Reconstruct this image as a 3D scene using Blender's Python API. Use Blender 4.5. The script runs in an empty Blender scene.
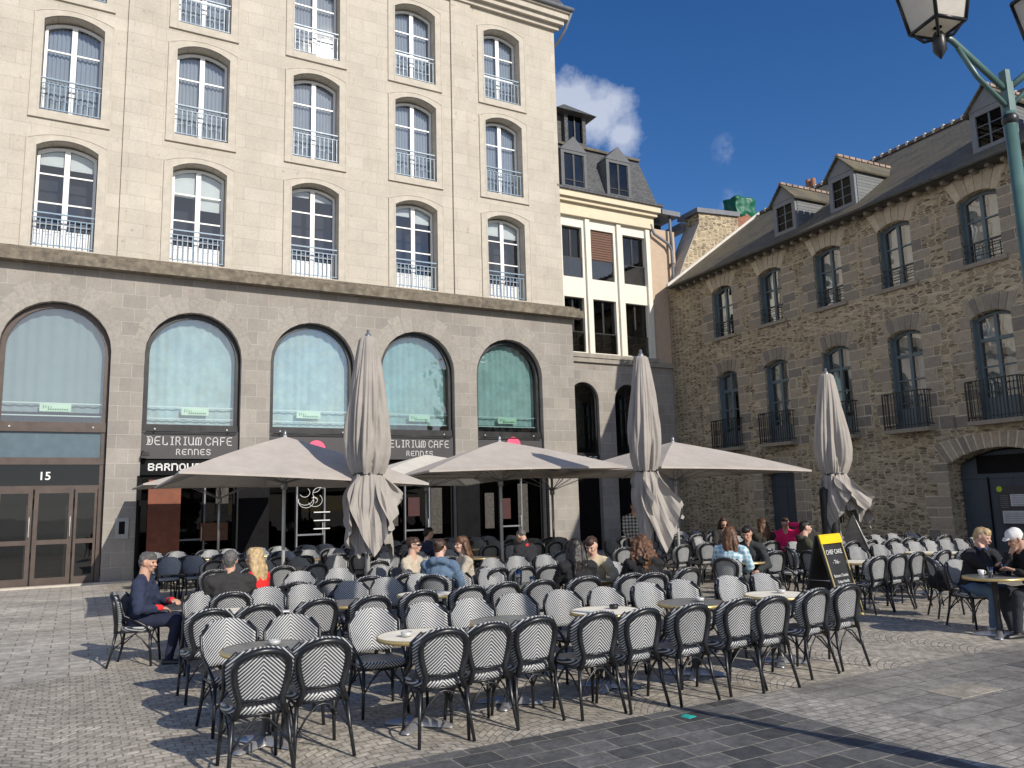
import bpy, math, random
from mathutils import Vector, Matrix
random.seed(7)
PI = math.pi
R = math.radians
scene = bpy.context.scene
COL = scene.collection

# ------------------------------------------------------------------ helpers
class MB:
    def __init__(s): s.v = []; s.f = []; s.m = []; s.sm = []
    def add(s, vs, fs, m=0, smooth=False):
        o = len(s.v); s.v += [tuple(p) for p in vs]
        for f in fs: s.f.append([i + o for i in f]); s.m.append(m); s.sm.append(smooth)
    def quad(s, a, b, c, d, m=0): s.add([a, b, c, d], [(0, 1, 2, 3)], m)
    def box(s, x0, x1, y0, y1, z0, z1, m=0):
        s.add([(x0,y0,z0),(x1,y0,z0),(x1,y1,z0),(x0,y1,z0),(x0,y0,z1),(x1,y0,z1),(x1,y1,z1),(x0,y1,z1)],
              [(0,3,2,1),(4,5,6,7),(0,1,5,4),(1,2,6,5),(2,3,7,6),(3,0,4,7)], m)
    def prism(s, pts, off, m=0):            # polygon pts extruded by the vector off
        n = len(pts); o = Vector(off)
        vs = [tuple(p) for p in pts] + [tuple(Vector(p) + o) for p in pts]
        s.add(vs, [tuple(range(n - 1, -1, -1)), tuple(range(n, 2 * n))] + [(i, (i + 1) % n, n + (i + 1) % n, n + i) for i in range(n)], m)
    def tube(s, path, r, n=8, m=0, sx=1.0, caps=True, smooth=True):
        path = [Vector(p) for p in path]; N = len(path)
        rr = r if isinstance(r, (list, tuple)) else [r] * N
        vs = []; up = None
        for i, p in enumerate(path):
            t = (path[min(i + 1, N - 1)] - path[max(i - 1, 0)]).normalized()
            if up is None:
                up = Vector((0, 0, 1)) if abs(t.z) < .9 else Vector((0, 1, 0))
            side = t.cross(up)
            if side.length < 1e-4: side = t.cross(Vector((1, 0, 0)))
            side.normalize(); up = side.cross(t).normalized()
            for k in range(n):
                a = 2 * PI * k / n
                vs.append(p + side * math.cos(a) * rr[i] * sx + up * math.sin(a) * rr[i])
        fs = [(i * n + k, i * n + (k + 1) % n, (i + 1) * n + (k + 1) % n, (i + 1) * n + k) for i in range(N - 1) for k in range(n)]
        if caps: fs += [tuple(range(n - 1, -1, -1)), tuple(range((N - 1) * n, N * n))]
        s.add(vs, fs, m, smooth)
    def lathe(s, prof, n=24, c=(0, 0), m=0, smooth=True):
        vs = []
        for (r, z) in prof:
            for k in range(n):
                a = 2 * PI * k / n; vs.append((c[0] + r * math.cos(a), c[1] + r * math.sin(a), z))
        fs = [(i * n + k, i * n + (k + 1) % n, (i + 1) * n + (k + 1) % n, (i + 1) * n + k) for i in range(len(prof) - 1) for k in range(n)]
        s.add(vs, fs, m, smooth)
    def capsule(s, p0, p1, r0, r1, sx=1.0, sy=1.0, n=12, m=0, side=None):
        p0 = Vector(p0); p1 = Vector(p1); a = p1 - p0; L = a.length
        a = a.normalized() if L > 1e-6 else Vector((0, 0, 1))
        sd = Vector(side) if side else Vector((1, 0, 0))
        sd = sd - a * sd.dot(a)
        if sd.length < .05: sd = Vector((0, 1, 0)) - a * a.y
        sd.normalize(); up = a.cross(sd)
        rings = []
        for k in range(1, 5):
            t = PI / 2 * k / 4; rings.append((p0 - a * r0 * math.cos(t) * min(sx, sy, 1), r0 * math.sin(t)))
        for k in range(4, 0, -1):
            t = PI / 2 * k / 4; rings.append((p1 + a * r1 * math.cos(t) * min(sx, sy, 1), r1 * math.sin(t)))
        vs = [p0 - a * r0 * min(sx, sy, 1)]
        for c, r in rings:
            for k in range(n):
                t = 2 * PI * k / n; vs.append(c + sd * math.cos(t) * r * sx + up * math.sin(t) * r * sy)
        vs.append(p1 + a * r1 * min(sx, sy, 1)); e = len(vs) - 1
        fs = [(0, 1 + (k + 1) % n, 1 + k) for k in range(n)]
        for i in range(len(rings) - 1):
            fs += [(1 + i * n + k, 1 + i * n + (k + 1) % n, 1 + (i + 1) * n + (k + 1) % n, 1 + (i + 1) * n + k) for k in range(n)]
        l = 1 + (len(rings) - 1) * n
        fs += [(e, l + k, l + (k + 1) % n) for k in range(n)]
        s.add(vs, fs, m, True)
    def mesh(s, name, mats):
        me = bpy.data.meshes.new(name); me.from_pydata(s.v, [], s.f)
        for mt in (mats if isinstance(mats, (list, tuple)) else [mats]): me.materials.append(mt)
        me.polygons.foreach_set('material_index', s.m); me.polygons.foreach_set('use_smooth', s.sm)
        me.update(); return me
    def build(s, name, mats, parent=None, loc=None, rz=None):
        return obj(name, s.mesh(name, mats), parent, loc, rz)

def obj(name, me, parent=None, loc=None, rz=None):
    o = bpy.data.objects.new(name, me); COL.objects.link(o)
    if parent: o.parent = parent
    if loc is not None: o.location = loc
    if rz is not None: o.rotation_euler = (0, 0, rz)
    return o
def tag(o, label=None, cat=None, group=None, kind=None):
    if label: o['label'] = label
    if cat: o['category'] = cat
    if group: o['group'] = group
    if kind: o['kind'] = kind
    return o
def thing(name, label, cat, loc=(0, 0, 0), rz=0, group=None):
    return tag(obj(name, None, None, loc, rz), label, cat, group)
def copy_tree(o, parent=None):
    c = o.copy(); COL.objects.link(c); c.parent = parent
    for ch in o.children: copy_tree(ch, c)
    return c
def remesh(mb, name, mat, voxel, parent=None, smooth=3, noise=None):
    o = mb.build('tmp', mat)
    md = o.modifiers.new('r', 'REMESH'); md.mode = 'VOXEL'; md.voxel_size = voxel; md.use_smooth_shade = True
    if smooth:
        s = o.modifiers.new('s', 'SMOOTH'); s.factor = .5; s.iterations = smooth
    if noise:
        tx = bpy.data.textures.new('n', 'CLOUDS'); tx.noise_scale = noise[1]
        d = o.modifiers.new('d', 'DISPLACE'); d.texture = tx; d.strength = noise[0]; d.mid_level = .5
    dg = bpy.context.evaluated_depsgraph_get()
    me = bpy.data.meshes.new_from_object(o.evaluated_get(dg)); me.name = name
    old = o.data; bpy.data.objects.remove(o); bpy.data.meshes.remove(old)
    for p in me.polygons: p.use_smooth = True
    if not me.materials: me.materials.append(mat)
    return obj(name, me, parent)

# ------------------------------------------------------------------ materials
class NT:
    def __init__(s, name):
        s.mat = bpy.data.materials.new(name); s.mat.use_nodes = True
        s.t = s.mat.node_tree; s.n = s.t.nodes; s.l = s.t.links
        s.b = s.n['Principled BSDF']; s.out = s.n['Material Output']
    def node(s, typ, **kw):
        nd = s.n.new(typ)
        for k, v in kw.items(): setattr(nd, k, v)
        return nd
    def lk(s, a, b): s.l.new(a, b)
    def val(s, x, sock):
        if isinstance(x, (int, float)): sock.default_value = x
        elif isinstance(x, (tuple, list)): sock.default_value = x
        else: s.lk(x, sock)
    def math(s, op, a, b=None, c=None):
        nd = s.node('ShaderNodeMath', operation=op); s.val(a, nd.inputs[0])
        if b is not None: s.val(b, nd.inputs[1])
        if c is not None: s.val(c, nd.inputs[2])
        return nd.outputs[0]
    def coords(s):
        tc = s.node('ShaderNodeTexCoord'); sp = s.node('ShaderNodeSeparateXYZ'); s.lk(tc.outputs['Object'], sp.inputs[0])
        return tc.outputs['Object'], sp.outputs[0], sp.outputs[1], sp.outputs[2]
    def comb(s, x, y, z=0):
        nd = s.node('ShaderNodeCombineXYZ'); s.val(x, nd.inputs[0]); s.val(y, nd.inputs[1]); s.val(z, nd.inputs[2]); return nd.outputs[0]
    def noise(s, vec, scale, detail=3, rough=.5):
        nd = s.node('ShaderNodeTexNoise'); nd.inputs['Scale'].default_value = scale; nd.inputs['Detail'].default_value = detail
        nd.inputs['Roughness'].default_value = rough
        if vec is not None: s.lk(vec, nd.inputs['Vector'])
        return nd.outputs['Fac']
    def mix(s, f, a, b, typ='MIX'):
        nd = s.node('ShaderNodeMix', data_type='RGBA', blend_type=typ)
        s.val(f, nd.inputs[0])
        for x, i in ((a, 6), (b, 7)):
            s.val(tuple(x) + (1,) if isinstance(x, (tuple, list)) and len(x) == 3 else x, nd.inputs[i])
        return nd.outputs[2]
    def ramp(s, f, stops):
        nd = s.node('ShaderNodeValToRGB'); e = nd.color_ramp.elements
        while len(e) < len(stops): e.new(.5)
        for el, (p, c) in zip(e, stops): el.position = p; el.color = tuple(c) + (1,) if len(c) == 3 else c
        s.val(f, nd.inputs[0]); return nd.outputs[0]
    def rng(s, f, a, b, c, d):
        nd = s.node('ShaderNodeMapRange'); s.val(f, nd.inputs[0])
        for i, x in enumerate((a, b, c, d)): nd.inputs[i + 1].default_value = x
        return nd.outputs[0]
    def bump(s, h, strength=.3, dist=.01):
        nd = s.node('ShaderNodeBump'); nd.inputs['Strength'].default_value = strength; nd.inputs['Distance'].default_value = dist
        s.lk(h, nd.inputs['Height']); s.lk(nd.outputs[0], s.b.inputs['Normal'])
    def fin(s, col, rough=.7, metal=0):
        s.val(tuple(col) + (1,) if isinstance(col, (tuple, list)) and len(col) == 3 else col, s.b.inputs['Base Color'])
        s.val(rough, s.b.inputs['Roughness']); s.val(metal, s.b.inputs['Metallic'])
        return s.mat

def M_plain(name, col, rough=.6, metal=0, var=.15, scale=4, bump=0, bscale=60):
    t = NT(name); v, x, y, z = t.coords()
    n = t.noise(v, scale, 5, .6)
    f = t.rng(n, .3, .7, 1 - var, 1 + var)
    c = t.mix(1.0, col, t.comb(f, f, f), 'MULTIPLY')
    t.fin(c, t.rng(n, .3, .7, max(0, rough - .08), min(1, rough + .08)), metal)
    if bump: t.bump(t.noise(v, bscale, 4, .6), bump, .01)
    return t.mat

def M_ashlar(name, c1, c2, mort, bw, bh, ms, grime=.25, rough=.85, stain=(.25, .2, .16)):
    t = NT(name); v, x, y, z = t.coords()
    vec = t.comb(t.math('ADD', x, t.math('MULTIPLY', y, 1.0)), z, 0)
    br = t.node('ShaderNodeTexBrick'); br.offset = .5; br.squash = 1
    t.lk(vec, br.inputs['Vector']); br.inputs['Scale'].default_value = 1
    br.inputs['Color1'].default_value = tuple(c1) + (1,); br.inputs['Color2'].default_value = tuple(c2) + (1,)
    br.inputs['Mortar'].default_value = tuple(mort) + (1,)
    br.inputs['Mortar Size'].default_value = ms; br.inputs['Mortar Smooth'].default_value = .3; br.inputs['Bias'].default_value = 0
    br.inputs['Brick Width'].default_value = bw; br.inputs['Row Height'].default_value = bh
    n1 = t.noise(v, .8, 6, .65); n2 = t.noise(v, 14, 5, .7)
    f = t.rng(n1, .3, .72, 1 - grime, 1 + grime * .35)
    c = t.mix(1.0, br.outputs[0], t.comb(f, f, f), 'MULTIPLY')
    f2 = t.rng(n2, .3, .7, .9, 1.07); c = t.mix(1.0, c, t.comb(f2, f2, f2), 'MULTIPLY')
    # run-down streaks
    st = t.noise(t.comb(t.math('MULTIPLY', x, 3.0), t.math('MULTIPLY', z, .35), y), 1.6, 5, .7)
    c = t.mix(t.rng(st, .55, .76, 0, .38), c, stain)
    sp2 = t.noise(t.comb(t.math('MULTIPLY', x, 5.0), t.math('MULTIPLY', z, 1.5), 0), 1.1, 3, .6); c = t.mix(t.rng(sp2, .70, .78, 0, .45), c, (.30, .17, .08))
    pits = t.noise(v, 5, 2, .5)
    c = t.mix(t.rng(pits, .70, .74, 0, .5), c, tuple(q * .45 for q in c1))
    t.fin(c, rough)
    h = t.math('ADD', t.math('MULTIPLY', br.outputs['Fac'], -.6), t.math('MULTIPLY', n2, .35))
    t.bump(h, .5, .012)
    return t.mat

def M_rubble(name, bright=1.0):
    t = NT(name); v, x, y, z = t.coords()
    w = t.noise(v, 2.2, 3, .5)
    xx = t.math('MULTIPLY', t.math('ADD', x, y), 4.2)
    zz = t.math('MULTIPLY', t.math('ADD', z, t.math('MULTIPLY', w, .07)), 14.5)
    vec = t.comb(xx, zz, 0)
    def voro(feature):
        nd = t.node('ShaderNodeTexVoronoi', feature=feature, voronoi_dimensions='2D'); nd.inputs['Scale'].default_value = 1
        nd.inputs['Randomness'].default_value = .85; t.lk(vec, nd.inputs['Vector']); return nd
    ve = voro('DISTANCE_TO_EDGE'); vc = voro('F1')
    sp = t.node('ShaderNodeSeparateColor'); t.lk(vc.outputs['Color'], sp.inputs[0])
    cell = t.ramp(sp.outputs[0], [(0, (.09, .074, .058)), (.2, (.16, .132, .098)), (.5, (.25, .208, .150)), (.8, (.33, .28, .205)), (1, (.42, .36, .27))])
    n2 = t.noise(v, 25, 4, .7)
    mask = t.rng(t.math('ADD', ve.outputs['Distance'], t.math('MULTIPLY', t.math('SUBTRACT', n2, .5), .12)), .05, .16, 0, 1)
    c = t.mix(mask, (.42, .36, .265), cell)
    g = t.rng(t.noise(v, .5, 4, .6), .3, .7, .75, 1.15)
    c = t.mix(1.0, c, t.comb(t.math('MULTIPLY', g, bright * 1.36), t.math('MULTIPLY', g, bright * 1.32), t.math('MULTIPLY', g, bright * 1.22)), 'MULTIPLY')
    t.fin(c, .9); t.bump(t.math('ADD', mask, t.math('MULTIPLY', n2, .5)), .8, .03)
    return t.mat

def M_blocks(name, c1, c2):
    t = NT(name); v, x, y, z = t.coords()
    g = t.node('ShaderNodeNewGeometry')
    f = g.outputs['Random Per Island']
    n = t.noise(v, 9, 5, .7)
    c = t.mix(f, c1, c2)
    k = t.rng(n, .3, .7, .8, 1.15); c = t.mix(1.0, c, t.comb(k, k, k), 'MULTIPLY')
    t.fin(c, .88); t.bump(n, .5, .02); return t.mat

def M_slate(name, c1, c2, axis='y'):
    t = NT(name); v, x, y, z = t.coords()
    vec = t.comb(x, t.math('MULTIPLY', z, 1.3), 0)
    br = t.node('ShaderNodeTexBrick'); br.offset = .5
    t.lk(vec, br.inputs['Vector']); br.inputs['Scale'].default_value = 1
    br.inputs['Color1'].default_value = tuple(c1) + (1,); br.inputs['Color2'].default_value = tuple(c2) + (1,)
    br.inputs['Mortar'].default_value = (.02, .02, .022, 1)
    br.inputs['Mortar Size'].default_value = .006; br.inputs['Brick Width'].default_value = .2; br.inputs['Row Height'].default_value = .14
    n = t.noise(v, 1.3, 5, .7); moss = t.rng(n, .38, .62, 0, .8 if 'mossy' in name else .12)
    c = t.mix(moss, br.outputs[0], (.17, .145, .085))
    n3 = t.noise(v, 22, 3, .6); k = t.rng(n3, .3, .7, .75, 1.25); c = t.mix(1.0, c, t.comb(k, k, k), 'MULTIPLY')
    t.fin(c, .75); t.bump(t.math('MULTIPLY', br.outputs['Fac'], -1), .6, .02); return t.mat

def M_weave(name, dark=False):
    t = NT(name); v, x, y, z = t.coords()
    ax = t.math('ABSOLUTE', x)
    if dark: s = t.math('ADD', y, t.math('MULTIPLY', ax, .9)); per = .022
    else: s = t.math('ADD', z, t.math('MULTIPLY', ax, .95)); per = .0275
    fr = t.math('FRACT', t.math('DIVIDE', s, per))
    tri = t.math('ABSOLUTE', t.math('SUBTRACT', fr, .5))
    m = t.rng(tri, .255, .305, 0, 1)
    fine = t.noise(v, 260, 1, .5)
    col = t.mix(m, (.028, .032, .04) if not dark else (.03, .035, .045), (.56, .57, .575) if not dark else (.14, .155, .175))
    oi = t.node('ShaderNodeObjectInfo'); g2 = t.noise(v, 7, 4, .6); k = t.math('MULTIPLY', t.math('MULTIPLY', t.rng(fine, .3, .7, .85, 1.08), t.rng(oi.outputs['Random'], 0, 1, .80, 1.08)), t.rng(g2, .3, .7, .85, 1.08)); col = t.mix(1.0, col, t.comb(k, k, k), 'MULTIPLY')
    t.fin(col, .45); t.bump(t.math('ADD', tri, t.math('MULTIPLY', fine, .3)), .35, .003); return t.mat

def M_glass(name, tint=(.75, .85, .85), refl=1.0, extra=.04, rough=.02, wav=.0):
    t = NT(name); t.n.remove(t.b)
    tr = t.node('ShaderNodeBsdfTransparent'); tr.inputs[0].default_value = tuple(tint) + (1,)
    gl = t.node('ShaderNodeBsdfGlossy'); gl.inputs['Roughness'].default_value = rough; gl.inputs[0].default_value = (refl, refl, refl, 1)
    fr = t.node('ShaderNodeFresnel'); fr.inputs[0].default_value = 1.5
    v, x, y, z = t.coords()
    bp = t.node('ShaderNodeBump'); bp.inputs['Strength'].default_value = .05 + wav; bp.inputs['Distance'].default_value = .02
    t.lk(t.noise(v, 1.6, 2, .5), bp.inputs['Height']); t.lk(bp.outputs[0], gl.inputs['Normal'])
    fac = t.math('MINIMUM', t.math('ADD', t.math('MULTIPLY', fr.outputs[0], 1.6), extra), 1)
    mx = t.node('ShaderNodeMixShader'); t.lk(fac, mx.inputs[0]); t.lk(tr.outputs[0], mx.inputs[1]); t.lk(gl.outputs[0], mx.inputs[2])
    t.lk(mx.outputs[0], t.out.inputs[0]); return t.mat

def M_cloth(name, col, transl=0, rough=.9, var=.1):
    t = NT(name); v, x, y, z = t.coords()
    n = t.noise(v, 3, 5, .6); k = t.rng(n, .3, .7, 1 - var, 1 + var)
    c = t.mix(1.0, col, t.comb(k, k, k), 'MULTIPLY')
    t.fin(c, rough); t.bump(t.noise(v, 14, 4, .6), .25, .02)
    if transl:
        tl = t.node('ShaderNodeBsdfTranslucent'); t.lk(c, tl.inputs[0])
        mx = t.node('ShaderNodeMixShader'); mx.inputs[0].default_value = transl
        t.lk(t.b.outputs[0], mx.inputs[1]); t.lk(tl.outputs[0], mx.inputs[2]); t.lk(mx.outputs[0], t.out.inputs[0])
    return t.mat

def M_plaid(name, a, b):
    t = NT(name); v, x, y, z = t.coords()
    def st(q): return t.rng(t.math('ABSOLUTE', t.math('SUBTRACT', t.math('FRACT', t.math('DIVIDE', q, .07)), .5)), .2, .26, 0, 1)
    f = t.math('MULTIPLY', t.math('ADD', st(x), st(z)), .5)
    return t.fin(t.mix(f, a, b), .9)

def M_pave(name, kind, c1, c2, mort, bw, bh, ms, rough=.8, bumpd=.01, fan=False, var=.32):
    t = NT(name); v, x, y, z = t.coords()
    n0 = t.noise(v, 1.7, 2, .5)
    jx = t.math('ADD', x, t.math('MULTIPLY', n0, .05)); jy = t.math('ADD', y, t.math('MULTIPLY', t.noise(v, 2.3, 2, .5), .05))
    if fan:
        W = 1.5
        q = t.math('MULTIPLY', t.math('SUBTRACT', t.math('FRACT', t.math('DIVIDE', jx, W)), .5), W)
        jy = t.math('ADD', jy, t.math('MULTIPLY', t.math('MULTIPLY', q, q), .85))
    br = t.node('ShaderNodeTexBrick'); br.offset = .5
    t.lk(t.comb(jx, jy, 0), br.inputs['Vector']); br.inputs['Scale'].default_value = 1
    br.inputs['Color1'].default_value = tuple(c1) + (1,); br.inputs['Color2'].default_value = tuple(c2) + (1,)
    br.inputs['Mortar'].default_value = tuple(mort) + (1,); br.inputs['Mortar Size'].default_value = ms
    br.inputs['Mortar Smooth'].default_value = .4
    br.inputs['Brick Width'].default_value = bw; br.inputs['Row Height'].default_value = bh
    n = t.noise(v, 30, 5, .7); n2 = t.noise(v, .7, 5, .65)
    k = t.rng(n2, .3, .7, 1 - var, 1 + var * .6); c = t.mix(1.0, br.outputs[0], t.comb(k, k, k), 'MULTIPLY')
    k2 = t.rng(n, .3, .7, .82, 1.15); c = t.mix(1.0, c, t.comb(k2, k2, k2), 'MULTIPLY')
    n5 = t.noise(v, 7.5, 3, .6); k5 = t.rng(n5, .32, .68, .72, 1.22); c = t.mix(1.0, c, t.comb(k5, k5, k5), 'MULTIPLY')
    sp = t.noise(v, 6, 2, .5); c = t.mix(t.rng(sp, .71, .76, 0, .5), c, tuple(q * .4 for q in c1))
    t.fin(c, t.rng(n2, .3, .7, rough - .12, rough + .05))
    t.bump(t.math('ADD', t.math('MULTIPLY', br.outputs['Fac'], -1), t.math('MULTIPLY', n, .35)), .6, bumpd); return t.mat

LIME = M_ashlar('limestone', (.505, .462, .385), (.555, .51, .43), (.44, .395, .33), .95, .42, .007, .16, stain=(.33, .26, .185))
LIMEP = M_plain('limestone_plain', (.50, .455, .385), .85, var=.12, bump=.2)
GRAN = M_ashlar('granite_ashlar', (.355, .325, .288), (.285, .264, .238), (.46, .43, .385), .62, .40, .008, .22)
GRANV = M_blocks('granite_voussoir', (.35, .322, .285), (.30, .275, .245))
CORN = M_plain('weathered_cornice', (.17, .145, .11), .9, var=.5, scale=5, bump=.6)
WHITE = M_plain('white_paint', (.78, .78, .77), .4, var=.04)
RAIL = M_plain('blue_grey_rail', (.20, .29, .38), .4, var=.1)
BROWN = M_plain('bronze_aluminium', (.085, .062, .052), .4, var=.1)
BLACK = M_plain('black_metal', (.012, .012, .014), .4, var=.2)
BLKP = M_plain('black_panel', (.005, .005, .006), .5, var=.3)
RATT = M_plain('black_rattan', (.012, .013, .016), .35, var=.3, scale=30)
CHAR = M_plain('charcoal_sign', (.045, .042, .046), .5, var=.08)
LET = M_plain('white_letters', (.75, .75, .74), .5, var=.02)
BLUEP = M_plain('blue_glazed_panel', (.10, .145, .175), .2, var=.08)
GREYST = M_plain('grey_steel', (.30, .31, .32), .35, .7, var=.1)
ALU = M_plain('brushed_aluminium', (.52, .52, .51), .4, .15, var=.1)
ZINC = M_plain('zinc', (.16, .17, .19), .55, var=.2)
SLATE = M_slate('dark_slate', (.06, .065, .075), (.095, .10, .11))
SLATEM = M_slate('mossy_slate', (.085, .078, .062), (.14, .125, .10))
CREAM = M_plain('cream_paint', (.66, .58, .42), .7, var=.07)
CREAMW = M_plain('pale_cream_frame', (.72, .69, .60), .6, var=.05)
BEIGE = M_plain('beige_render', (.50, .385, .285), .9, var=.08, bump=.2)
STUC = M_plain('pale_stucco', (.42, .38, .33), .9, var=.15, bump=.3)
RUB = M_rubble('schist_rubble'); 
QUOIN = M_blocks('granite_quoin', (.38, .315, .235), (.21, .185, .155)); MORT = M_plain('lime_mortar', (.60, .52, .40), .9, var=.2, scale=8)
PALEQ = M_blocks('pale_lintel_stone', (.58, .49, .36), (.45, .38, .28))
BWIN = M_plain('slate_blue_joinery', (.11, .145, .16), .45, var=.15)
BDOOR = M_plain('slate_blue_door', (.045, .058, .075), .5, var=.15)
BRICK = M_ashlar('red_brick', (.36, .13, .07), (.27, .09, .05), (.3, .22, .16), .22, .07, .01, .2)
TARP = M_plain('green_tarpaulin', (.0, .11, .06), .5, var=.3, scale=8, bump=.6, bscale=8)
TERRA = M_plain('terracotta', (.20, .07, .04), .8, var=.3)
WOODS = M_plain('brown_timber', (.13, .055, .028), .6, var=.3, scale=10)
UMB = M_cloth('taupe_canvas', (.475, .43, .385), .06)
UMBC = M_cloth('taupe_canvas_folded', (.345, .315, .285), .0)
UMBW = M_cloth('ivory_canvas', (.68, .65, .58), .15)
BAG = M_plain('black_cover', (.01, .01, .011), .45, var=.3, bump=.5, bscale=10)
WEAVE = M_weave('chevron_weave'); WEAVED = M_weave('seat_weave', True)
MARBLE = M_plain('cream_tabletop', (.84, .79, .66), .6, var=.1, scale=7)
GREYTOP = M_plain('grey_tabletop', (.17, .17, .165), .35, var=.25, scale=9)
BRASS = M_plain('brass_rim', (.60, .46, .20), .35, .6, var=.1)
CURT = M_cloth('white_curtain', (.50, .54, .57), .35, var=.04)
CURTT = M_cloth('teal_lit_curtain', (.74, .82, .83), .35, var=.16)
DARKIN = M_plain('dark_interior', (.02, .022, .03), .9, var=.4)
BLIND = M_plain('roller_blind', (.62, .64, .60), .8, var=.05)
G_CLEAR = M_glass('window_glass', (.86, .9, .95), .95, .06)
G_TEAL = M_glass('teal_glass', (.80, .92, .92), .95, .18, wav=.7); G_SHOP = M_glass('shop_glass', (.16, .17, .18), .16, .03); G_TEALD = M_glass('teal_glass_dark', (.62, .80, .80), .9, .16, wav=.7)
G_DARK = M_glass('dark_glass', (.30, .33, .34), .55, .04)
SIGNW = M_plain('pale_sign', (.66, .72, .60), .6, var=.03)
GREENT = M_plain('green_print', (.10, .22, .12), .6)
PINK = M_plain('pink_plaque', (.85, .10, .20), .5, var=.05)
LAMPG = M_plain('green_grey_lamp_paint', (.085, .16, .15), .4, var=.2)
LAMPGL = M_cloth('frosted_lamp_glass', (.78, .74, .66), .5, .3) or M_plain('x', (.55, .53, .48), .25, var=.05)
YEL = M_plain('yellow_header', (.85, .55, .01), .5, var=.04)
BOARD = M_plain('chalkboard', (.018, .02, .023), .6, var=.3)
LIMEG = M_plain('lime_dot', (.42, .60, .02), .5)
TEALP = M_plain('teal_ground_marking', (.02, .42, .36), .6)

# ------------------------------------------------------------------ frames
OA = (-13.1265, 20.5888, 0); RA = R(28.885)            # main facade: x along wall, y inward, z up
OB = (6.8707, 31.495, 0); RB = R(-63.508)              # stone building: x towards viewer's right
cA, sA = math.cos(RA), math.sin(RA)
def A2W(u, w, z=0):                                   # u along facade, w metres in front of it
    return Vector((OA[0] + u * cA + w * sA, OA[1] + u * sA - w * cA, z))

# ------------------------------------------------------------------ ground
tag(MB_g := (lambda m: (m.quad((-400,-400,0),(400,-400,0),(400,400,0),(-400,400,0)), m)[1])(MB()).build('ground', M_pave('slab_paving', 'slab', (.50, .465, .41), (.38, .355, .315), (.22, .195, .16), .46, .27, .010, bumpd=.012), None, OA, RA), kind='structure')
def zone(name, poly, mat, z):
    m = MB(); m.add([(u, -w, z) for u, w in poly], [tuple(range(len(poly)))])
    o = m.build(name, mat, None, OA, RA); tag(o, kind='structure')
    if o.data.polygons[0].normal.z < 0: o.data.flip_normals()
    return o
zone('sett_paving', [(-6, 18.6), (60, 18.6), (60, -1), (2.4, -1), (2.4, 8), (1.9, 13.5), (-6, 15.2)], M_pave('fan_setts', 's', (.50, .455, .385), (.35, .32, .27), (.25, .22, .175), .125, .09, .009, fan=True, bumpd=.014), .004)
zone('dark_paving', [(-8, 18.6), (6.98, 18.6), (6.98, 60), (-8, 60)], M_pave('dark_pavers', 'd', (.15, .148, .145), (.065, .066, .068), (.27, .25, .21), .34, .24, .009, .7), .008)
zone('light_sett_strip', [(6.98, 18.6), (7.62, 18.6), (7.62, 60), (6.98, 60)], M_pave('light_setts', 'l', (.38, .36, .325), (.29, .273, .245), (.20, .18, .15), .14, .10, .008), .008)
zone('slab_path', [(7.62, 18.63), (60, 18.63), (60, 60), (7.62, 60)], M_pave('grey_slabs', 'g', (.31, .29, .262), (.22, .21, .19), (.13, .12, .10), .72, .33, .008, .75), .008)
m = MB(); m.box(-4, 3.0, -.32, -.02, 0, .045); tag(m.build('doorstep_kerb', LIMEP, None, OA, RA), kind='structure')
for (u, w, c) in [(10.6, 19.35, 0), (10.2, 20.3, 0), (11.0, 21.2, 0)]:
    m = MB(); m.box(-.3, .3, -.16, .16, 0, .013)
    tag(m.build('paving_slab', M_pave('dark_slab', 'd', (.12, .12, .12), (.10, .10, .10), (.1, .1, .1), 2, 2, .001), None, A2W(u, w), RA), kind='structure')
m = MB(); m.box(-.32, .32, -.17, .17, 0, .013)
tag(m.build('paving_slab', M_pave('ochre_slab', 'd', (.36, .32, .26), (.34, .31, .26), (.1, .1, .1), 2, 2, .001), None, A2W(8.9, 19.6), RA), kind='structure')
m = MB(); m.box(-.05, .05, -.045, .045, .008, .012); m.box(-.012, .045, -.02, .06, .008, .013)
m.build('painted_mark', TEALP, None, A2W(6.22, 18.85), .7); tag(bpy.data.objects['painted_mark'], 'small teal paint mark on the dark paving near the chairs', 'marking')

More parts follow.
